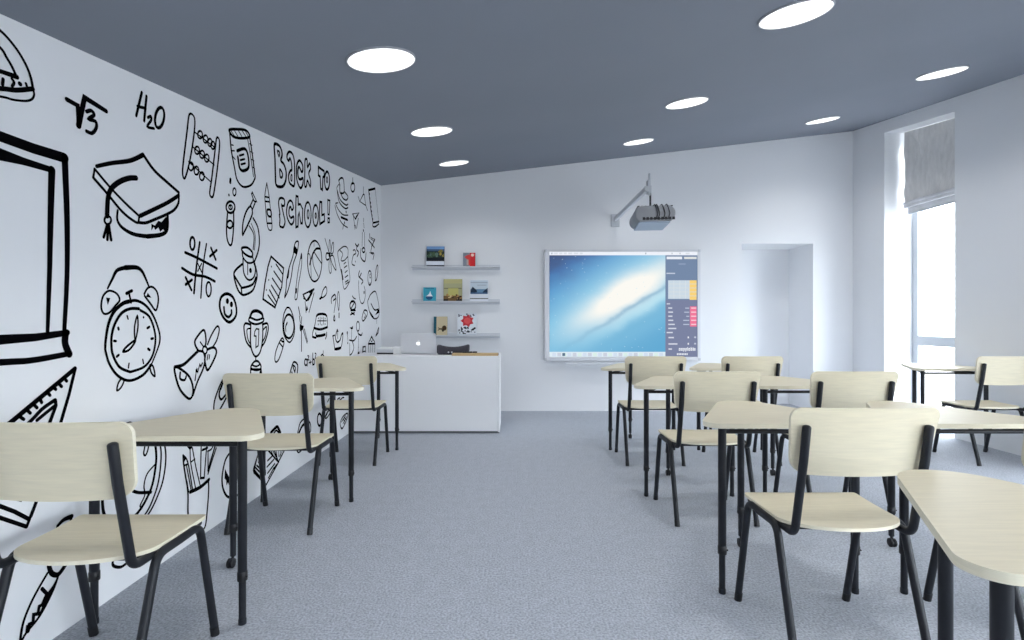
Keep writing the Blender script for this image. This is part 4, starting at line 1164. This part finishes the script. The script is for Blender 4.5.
D('leaf_drawing', 'a small leaf', (320, 285, 14.54), [('c', 12, [(610, 480), (640, 372), (682, 380), (682, 440), (630, 522)]), ('s', 8, [(640, 400), (660, 440), (640, 480)])])
D('bottle_drawing', 'a thin stemmed glass', (320, 320, 14.54), [('e', 11, [(550, 92, 23, 70)]), ('s', 13, [(550, 160), (556, 200), (598, 222), (612, 190)]), ('l', 7, [(562, 205), (552, 500)]), ('d', 18, [(557, 396)]), ('l', 24, [(552, 492), (566, 480)])])
D('tulip_drawing', 'a cup with a pointed bud', (320, 320, 14.54), [('s', 13, [(185, 230), (200, 330), (215, 420), (250, 430), (300, 405), (325, 300), (332, 190)]), ('p', 20, [(212, 424), (300, 405)]), ('s', 14, [(248, 142), (232, 200), (225, 270), (250, 322), (290, 290), (312, 210), (332, 190)]), ('l', 9, [(255, 160), (255, 270)]), ('f', 0, [(252, 125), (238, 172), (268, 172)]), ('f', 0, [(332, 180), (308, 215), (335, 218)]), ('l', 12, [(182, 232), (212, 222)])])
D('plant_drawing', 'a branching twig with dots', (320, 320, 14.54), [('d', 38, [(395, 187)]), ('d', 28, [(402, 335)]), ('l', 8, [(395, 200), (405, 300), (460, 120), (456, 290), (430, 340), (430, 490)]), ('f', 0, [(428, 112), (462, 102), (478, 82), (476, 132), (455, 136)]), ('s', 12, [(428, 292), (490, 300), (532, 238)]), ('s', 11, [(465, 300), (490, 400), (462, 485), (430, 510)])])
D('rocket_drawing', 'a small rocket above the counter end', (320, 320, 14.54), [('s', 10, [(750, 235), (725, 290), (705, 350), (712, 520)]), ('s', 10, [(750, 235), (775, 290), (796, 340), (790, 520)]), ('e', 8, [(748, 285, 15, 28)]), ('l', 15, [(700, 346), (796, 344)]), ('l', 9, [(737, 362), (735, 515), (765, 362), (765, 515)])])
D('block_drawing', 'a small striped block', (320, 320, 14.54), [('C', 11, [(620, 392), (660, 386), (662, 490), (616, 488)]), ('l', 9, [(616, 460), (660, 455), (628, 400), (626, 450)])])
D('small_pen_drawing', 'a small pen at the wall corner', (320, 320, 14.54), [('c', 12, [(852, 110), (820, 205), (808, 232), (845, 180)]), ('d', 22, [(815, 222)])])
D('smiley_drawing', 'a smiling face', (160, 280, 6.4), [('c', 14, [(425, 88), (465, 110), (486, 170), (484, 230), (445, 270), (405, 240), (382, 180), (388, 115)]), ('e', 12, [(430, 135, 5, 10), (456, 156, 5, 10)]), ('s', 13, [(408, 175), (414, 218), (437, 237), (455, 218), (456, 195)])])
D('tic_tac_toe_drawing', 'a noughts and crosses game', (80, 240, 6.4), [('s', 12, [(765, 15), (745, 160), (728, 340)]), ('s', 9, [(808, 25), (785, 180), (772, 370)]), ('s', 13, [(672, 80), (750, 115), (875, 182)]), ('s', 13, [(652, 180), (720, 220), (800, 235), (862, 265)]),
    ('e', 12, [(718, 22, 15, 40)]), ('e', 10, [(822, 315, 16, 46)]), ('l', 12, [(837, 50), (867, 125), (874, 65), (830, 105)]), ('l', 7, [(752, 150), (777, 205), (777, 150), (752, 200)]), ('l', 13, [(675, 240), (712, 320), (715, 255), (675, 285)])])
D('trophy_drawing', 'a trophy cup marked 1', (160, 280, 6.4), [('s', 15, [(575, 238), (590, 205), (620, 198), (650, 215), (657, 240)]), ('c', 10, [(572, 240), (570, 265), (610, 283), (655, 270), (660, 245), (620, 256), (588, 245)]), ('s', 10, [(580, 280), (578, 400), (590, 460), (612, 490), (640, 460), (655, 380), (657, 280)]),
    ('s', 10, [(575, 285), (545, 278), (536, 310), (550, 390), (578, 430)]), ('s', 7, [(575, 310), (555, 320), (562, 380), (578, 410)]), ('s', 10, [(655, 285), (685, 278), (691, 320), (672, 390), (648, 430)]), ('s', 8, [(655, 325), (680, 300), (672, 360), (652, 400)]),
    ('C', 7, [(605, 330), (615, 312), (632, 315), (628, 420), (612, 432), (614, 360), (602, 357)]), ('l', 8, [(612, 495), (611, 520)]), ('c', 10, [(580, 560), (600, 525), (625, 520), (645, 550), (638, 572), (605, 576)]), ('s', 8, [(590, 545), (615, 553), (640, 540)]), ('C', 10, [(579, 572), (578, 660), (655, 660), (646, 572)]), ('d', 20, [(642, 592)])])
D('hand_bell_drawing', 'a hand bell with a bow', (80, 310, 6.4), [('c', 12, [(605, 365), (612, 430), (640, 510), (690, 565), (715, 555), (722, 500), (700, 430), (650, 383)]), ('s', 15, [(605, 365), (660, 350), (710, 305), (755, 262)]), ('s', 11, [(755, 262), (788, 270), (798, 320), (785, 380), (750, 460), (722, 545)]), ('s', 11, [(640, 400), (640, 440), (668, 448), (678, 425)]),
    ('s', 11, [(755, 260), (735, 220), (740, 185), (790, 128), (805, 190), (800, 235)]), ('s', 12, [(815, 252), (855, 240), (872, 270), (850, 330), (815, 385), (798, 330), (800, 290)]), ('e', 9, [(798, 256, 14, 25)]), ('s', 9, [(815, 220), (840, 160), (875, 105), (890, 125), (875, 190), (850, 235)]),
    ('p', 8, [(735, 450), (745, 376), (752, 400), (765, 348), (772, 362), (782, 340)]), ('f', 0, [(738, 380), (752, 372), (750, 398), (738, 405)]), ('l', 7, [(818, 285), (812, 318), (828, 288), (825, 312), (768, 205), (786, 230)])])
D('alarm_clock_drawing', 'a twin bell alarm clock', (80, 240, 6.4), [('s', (9, 20), [(175, 310), (205, 250), (235, 195), (290, 177)]), ('s', (22, 9), [(290, 177), (360, 176), (395, 200), (420, 250), (440, 300)]),
    ('c', 10, [(165, 335), (195, 325), (235, 345), (252, 385), (225, 420), (185, 466), (150, 470), (134, 430), (142, 370)]), ('f', 0, [(165, 368), (192, 372), (176, 418)]), ('s', 10, [(410, 345), (430, 310), (460, 300), (490, 330), (500, 385), (484, 450), (450, 408), (412, 358)]), ('f', 0, [(432, 338), (456, 370), (420, 365)]),
    ('l', 15, [(296, 342), (330, 325)]), ('l', 11, [(312, 340), (325, 400)]),
    ('s', (12, 20), [(160, 700), (163, 640), (180, 540), (215, 460), (270, 408), (310, 394)]), ('s', (14, 8), [(310, 394), (360, 388), (420, 420), (470, 490), (503, 580), (510, 640), (495, 698), (455, 798)]), ('s', (11, 15), [(160, 700), (185, 790), (240, 868), (315, 900), (400, 865), (455, 798)]),
    ('s', (15, 13), [(375, 440), (320, 440), (265, 468), (220, 540), (200, 620), (200, 690)]), ('s', 12, [(385, 450), (440, 488), (473, 570), (481, 650), (460, 745), (408, 812), (320, 845)]), ('s', 13, [(320, 845), (250, 812), (207, 730), (199, 660)]),
    ('l', 8, [(300, 485), (306, 505), (312, 790), (308, 818), (400, 765), (405, 790)]), ('l', 12, [(243, 562), (246, 572), (430, 564), (442, 556), (216, 646), (228, 647), (455, 632), (466, 630), (434, 696), (444, 704), (234, 746), (246, 736)]), ('d', 12, [(405, 495)]),
    ('c', 9, [(365, 485), (347, 560), (352, 640), (369, 560)]), ('c', 11, [(350, 642), (300, 680), (274, 714), (310, 705), (343, 665)]),
    ('c', 9, [(262, 890), (242, 920), (235, 963), (260, 945), (280, 900)]), ('c', 9, [(445, 805), (455, 850), (478, 872), (470, 820), (458, 800)])])
D('magnifying_glass_drawing', 'a magnifying glass', (260, 315, 12.8), [('e', 17, [(367, 145, 66, 152)]), ('s', 12, [(340, -95), (300, 0), (290, 150), (312, 270), (375, 350), (428, 270), (442, 160), (422, 20), (380, -85), (340, -95)]), ('s', (16, 8), [(345, 100), (326, 150), (330, 212)]),
    ('c', 12, [(285, 295), (245, 350), (200, 470), (188, 570), (206, 602), (242, 560), (290, 420), (305, 345)]), ('l', 12, [(250, 360), (290, 410), (270, 330), (300, 345)]), ('d', 16, [(285, 345)])])
D('compass_drawing', 'a pair of drawing compasses', (260, 315, 12.8), [('s', 11, [(490, -100), (500, -50), (512, 10)]), ('l', 9, [(502, 20), (515, 100), (532, 25), (528, 110)]), ('f', 0, [(510, 110), (532, 130), (560, 140), (550, 182), (512, 212), (505, 170)]), ('l', 12, [(528, 200), (529, 462)]), ('l', 9, [(548, 182), (600, 358), (566, 180), (606, 340)])])
D('car_drawing', 'a small car seen from the front', (260, 315, 12.8), [('s', 17, [(722, 12), (745, -8), (790, -14), (830, -8), (852, 12)]), ('s', 10, [(720, 12), (700, 130), (672, 230), (672, 280)]), ('s', 10, [(855, 20), (862, 90), (860, 140)]), ('d', 18, [(745, 42), (790, 42), (832, 46), (745, 120), (790, 125), (832, 116)]), ('l', 7, [(735, 75), (850, 75), (768, 30), (770, 120), (812, 30), (812, 120)]),
    ('s', 17, [(690, 166), (770, 184), (862, 155)]), ('s', 15, [(670, 278), (715, 290), (712, 235)]), ('s', 20, [(725, 270), (780, 264), (832, 250)]), ('s', 13, [(852, 225), (850, 260), (838, 302)])])
D('paper_plane_drawing', 'a paper plane', (260, 275, 12.8), [('p', 14, [(690, 180), (550, 250), (590, 330)]), ('f', 0, [(692, 170), (612, 222), (640, 236), (592, 334), (618, 332), (664, 250)]), ('l', 11, [(690, 180), (592, 330)]), ('p', 9, [(550, 250), (556, 300), (598, 328)]), ('l', 9, [(575, 342), (588, 480), (690, 230), (660, 345), (660, 345), (625, 478)]), ('f', 0, [(596, 385), (614, 440), (584, 474)])])
D('pencil_sharpener_drawing', 'a tiny pen nib', (260, 275, 12.8), [('f', 0, [(752, 305), (785, 265), (798, 290), (768, 322)]), ('c', 10, [(800, 208), (790, 290), (838, 258), (855, 205), (840, 150)])])
D('algebra_drawing', 'the formula a² + b² = c²', (260, 315, 12.8), [('e', 12, [(585, 605, 18, 40)]), ('l', 11, [(603, 570), (603, 650)]), ('s', 9, [(608, 522), (624, 528), (610, 570), (626, 574)]), ('l', 9, [(624, 612), (656, 602), (640, 585), (642, 625)]), ('l', 11, [(674, 490), (672, 640)]), ('e', 11, [(686, 600, 12, 36)]), ('s', 9, [(702, 490), (716, 500), (704, 552), (721, 550)]), ('l', 9, [(735, 600), (755, 595), (735, 625), (755, 620)]), ('s', 11, [(778, 522), (800, 505), (820, 538)]), ('l', 8, [(808, 460), (808, 490)]), ('s', 11, [(800, 570), (775, 600), (798, 640)])])
D('sharpener_drawing', 'a small sharpener behind a chair back', (160, 280, 6.4), [('s', 9, [(828, 610), (838, 570), (855, 525), (880, 545), (876, 610)]), ('l', 8, [(850, 555), (862, 590), (842, 590), (852, 615)]), ('s', 8, [(850, 545), (865, 560), (862, 590)])])
D('leaf_pencil_drawing', 'a leaf shaped nib behind the second chair back', (80, 310, 6.4), [('s', 10, [(922, 428), (905, 460), (883, 510), (858, 590), (855, 660)]), ('s', 11, [(925, 440), (895, 510), (890, 550), (905, 572), (940, 530)]), ('f', 0, [(930, 430), (905, 480), (890, 530), (905, 505)]), ('s', 10, [(945, 540), (915, 600), (880, 660)])])
D('set_square_drawing', 'a set square with ruled edge', (0, 360, 6.4), [('p', 24, [(-500, 860), (80, 388), (478, 55)]), ('p', 17, [(478, 62), (440, 220), (390, 390), (235, 895), (195, 1000)]), ('p', 18, [(-500, 780), (0, 936), (90, 970), (186, 1020)]), ('p', 18, [(-500, 870), (0, 1010), (165, 1066)]), ('p', 15, [(187, 1018), (168, 1068)]),
    ('l', 15, [(405, 112), (425, 135), (372, 148), (392, 170), (338, 172), (355, 188), (298, 205), (318, 226), (252, 248), (265, 272), (212, 282), (235, 306), (168, 318), (192, 340), (118, 358), (150, 380), (70, 400), (100, 424), (20, 440), (50, 464)]),
    ('s', 18, [(-250, 800), (60, 520), (200, 385), (270, 312), (350, 256)]), ('p', 18, [(352, 258), (356, 292), (322, 385), (130, 892), (-250, 800)]), ('p', 16, [(235, 385), (342, 298)])])
D('artist_brush_drawing', 'a large brush with ragged bristles', (0, 500, 4.571), [('s', (10, 16), [(262, 118), (290, 90), (325, 76)]), ('s', 15, [(222, 300), (235, 335), (265, 340), (297, 298)]), ('s', 9, [(215, 335), (150, 450), (105, 560), (88, 660), (78, 700)]), ('s', 9, [(265, 345), (238, 420), (180, 530), (110, 620), (78, 700)]),
    ('p', 11, [(190, 405), (212, 428), (190, 480), (178, 486), (172, 520), (152, 524), (150, 560), (132, 568), (128, 600)]), ('f', 0, [(262, 350), (236, 420), (180, 530), (160, 560), (190, 490), (212, 428), (240, 390)]), ('f', 0, [(118, 572), (136, 568), (132, 596), (112, 618)]), ('l', 9, [(262, 118), (222, 300), (325, 76), (297, 298)])])
D('globe_drawing', 'a globe on a stand', (100, 420, 6.4), [('s', 15, [(190, 20), (260, 50), (315, 95), (345, 140), (357, 200), (355, 290), (325, 440), (245, 588), (150, 660), (70, 650), (20, 586), (18, 400), (60, 150), (120, 50), (190, 20)]), ('s', 10, [(280, 25), (345, 70), (374, 120), (390, 220), (375, 380), (340, 500), (290, 600), (200, 700)]), ('s', 10, [(330, 30), (380, 75), (403, 120), (420, 230), (405, 370), (370, 480), (310, 600), (215, 710)]),
    ('s', 8, [(355, 280), (300, 345), (280, 420), (285, 480), (255, 548), (268, 555)]), ('s', 14, [(210, 455), (250, 465), (325, 462)]), ('s', 9, [(240, 150), (290, 135), (310, 140), (305, 190), (290, 226), (278, 215), (285, 170)]), ('l', 9, [(240, 125), (312, 116)]),
    ('s', 13, [(130, 850), (90, 880), (82, 930), (135, 940), (190, 895)]), ('s', 8, [(105, 875), (165, 880)]), ('l', 10, [(215, 705), (170, 860)])])
D('pencil_cup_drawing', 'a cup full of pencils and brushes', (100, 420, 6.4), [('s', 10, [(555, 400), (562, 480), (562, 590), (572, 690), (620, 712), (668, 690), (684, 590), (694, 450), (692, 385)]), ('s', 17, [(577, 460), (640, 430), (696, 382)]),
    ('s', 10, [(530, 225), (535, 290), (553, 400), (565, 460)]), ('s', 8, [(530, 225), (560, 270), (590, 440)]), ('f', 0, [(528, 222), (548, 250), (538, 268)]), ('l', 9, [(537, 292), (560, 282)]), ('f', 0, [(545, 60), (585, 60), (588, 140), (590, 180), (572, 192), (555, 170), (545, 120)]), ('s', 7, [(575, 190), (580, 280), (610, 435)]), ('s', 7, [(590, 180), (612, 300), (640, 420)]), ('l', 7, [(580, 270), (605, 250), (552, 290), (580, 440)]),
    ('l', 8, [(648, 60), (642, 370), (690, 60), (665, 370)]), ('l', 11, [(655, 192), (686, 178), (642, 372), (665, 370)]), ('s', 10, [(752, 60), (745, 125), (728, 190), (690, 320)]), ('s', 8, [(742, 180), (716, 260), (690, 345)]), ('s', 8, [(688, 200), (710, 188), (722, 165)]), ('l', 7, [(690, 200), (690, 330)])])
D('palette_drawing', 'a rounded paint palette behind the desk legs', (100, 420, 6.4), [('s', 11, [(835, 205), (800, 260), (780, 370), (790, 450), (825, 495), (890, 470), (920, 380), (905, 250), (870, 200), (835, 205)]), ('f', 0, [(798, 310), (812, 340), (830, 372), (845, 385), (840, 405), (828, 425), (818, 400), (808, 420), (806, 385), (796, 375)])])
D('open_book_drawing', 'a book with hatched pages', (180, 420, 6.4), [('C', 9, [(500, 215), (470, 310), (472, 335), (550, 415), (608, 310), (630, 270), (560, 190)]), ('l', 9, [(490, 250), (472, 330), (560, 190), (628, 268), (602, 190), (626, 262), (670, 188), (628, 270)]), ('p', 13, [(470, 320), (520, 380)]),
    ('l', 8, [(490, 290), (530, 330), (482, 305), (525, 350), (500, 270), (535, 305), (560, 260), (590, 230), (556, 300), (600, 252), (560, 340), (605, 280), (565, 370), (600, 305)]), ('l', 5, [(580, 195), (600, 235), (590, 190), (612, 235), (615, 190), (620, 240), (630, 190), (630, 235), (645, 190), (636, 235), (656, 190), (640, 230)]), ('f', 0, [(612, 285), (628, 270), (600, 325), (596, 310)])])
D('hat_drawing', 'a small pointed tip above a chair seat', (180, 420, 6.4), [('s', 15, [(580, 82), (600, 60), (622, 44), (642, 82)]), ('s', 9, [(600, 84), (616, 66), (632, 84)])])
D('light_bulb_drawing', 'a loop shaped bulb behind a chair upright', (180, 420, 6.4), [('s', 8, [(752, 84), (768, 20), (800, -8), (832, 20), (836, 70)]), ('s', 13, [(760, 84), (780, 40), (802, 22)]), ('s', 8, [(745, 190), (758, 208), (782, 188)]), ('l', 7, [(752, 84), (745, 190), (836, 70), (782, 188)])])
D('ring_drawing', 'a narrow ring low on the wall', (300, 390, 12.8), [('e', 17, [(248, 380, 27, 78)]), ('d', 22, [(242, 455)])])
D('spoon_drawing', 'a slim spoon low on the wall', (300, 390, 12.8), [('l', 11, [(352, 150), (370, 112)]), ('e', 11, [(352, 312, 18, 56, 28)]), ('l', 14, [(330, 330), (350, 290)])])
D('feather_drawing', 'a spotted feather low on the wall', (300, 390, 12.8), [('c', 10, [(602, 298), (545, 345), (512, 430), (535, 496), (575, 430), (606, 345)]), ('d', 28, [(570, 432), (535, 490)]), ('l', 8, [(580, 330), (530, 410), (595, 345), (550, 430), (545, 370), (575, 400), (560, 350), (590, 375)])])
D('wavy_line_drawing', 'a short wavy mark under the farthest desk', (300, 390, 12.8), [('s', 10, [(478, 120), (505, 100), (512, 130), (540, 100), (562, 96)])])

# ================================================================= LIGHT, SKY, CAMERA
sc = bpy.context.scene
w = bpy.data.worlds.new('sky'); sc.world = w; w.use_nodes = True
nt = w.node_tree
bg = nt.nodes['Background']
tc = nt.nodes.new('ShaderNodeTexCoord'); sp = nt.nodes.new('ShaderNodeSeparateXYZ'); rp = nt.nodes.new('ShaderNodeValToRGB')
mr = nt.nodes.new('ShaderNodeMapRange'); mr.inputs['From Min'].default_value = -1.0; mr.inputs['From Max'].default_value = 1.0
nt.links.new(tc.outputs['Generated'], sp.inputs[0]); nt.links.new(sp.outputs[2], mr.inputs['Value']); nt.links.new(mr.outputs[0], rp.inputs[0])
els = rp.color_ramp.elements
els[0].position = 0.47; els[0].color = (0.30, 0.31, 0.32, 1)
els[1].position = 0.53; els[1].color = (0.88, 0.935, 1.0, 1)
nt.links.new(rp.outputs[0], bg.inputs[0])
bg.inputs[1].default_value = WORLD
cam = bpy.data.cameras.new('camera'); co_ = bpy.data.objects.new('camera', cam); C.objects.link(co_)
co_.location = (0, 0, HC); co_.rotation_euler = (PI / 2, 0, 0)
cam.sensor_width = 36; cam.lens = 18.0; cam.clip_start = 0.03
sc.camera = co_
vs = sc.view_settings
vs.view_transform = 'Standard'; vs.look = 'None'; vs.gamma = 1; vs.use_curve_mapping = False
vs.exposure = EXPO
cy = sc.cycles
cy.max_bounces = 10; cy.diffuse_bounces = 7; cy.transparent_max_bounces = 8
cy.sample_clamp_indirect = 6.0
try: cy.use_denoising = True
except Exception: pass
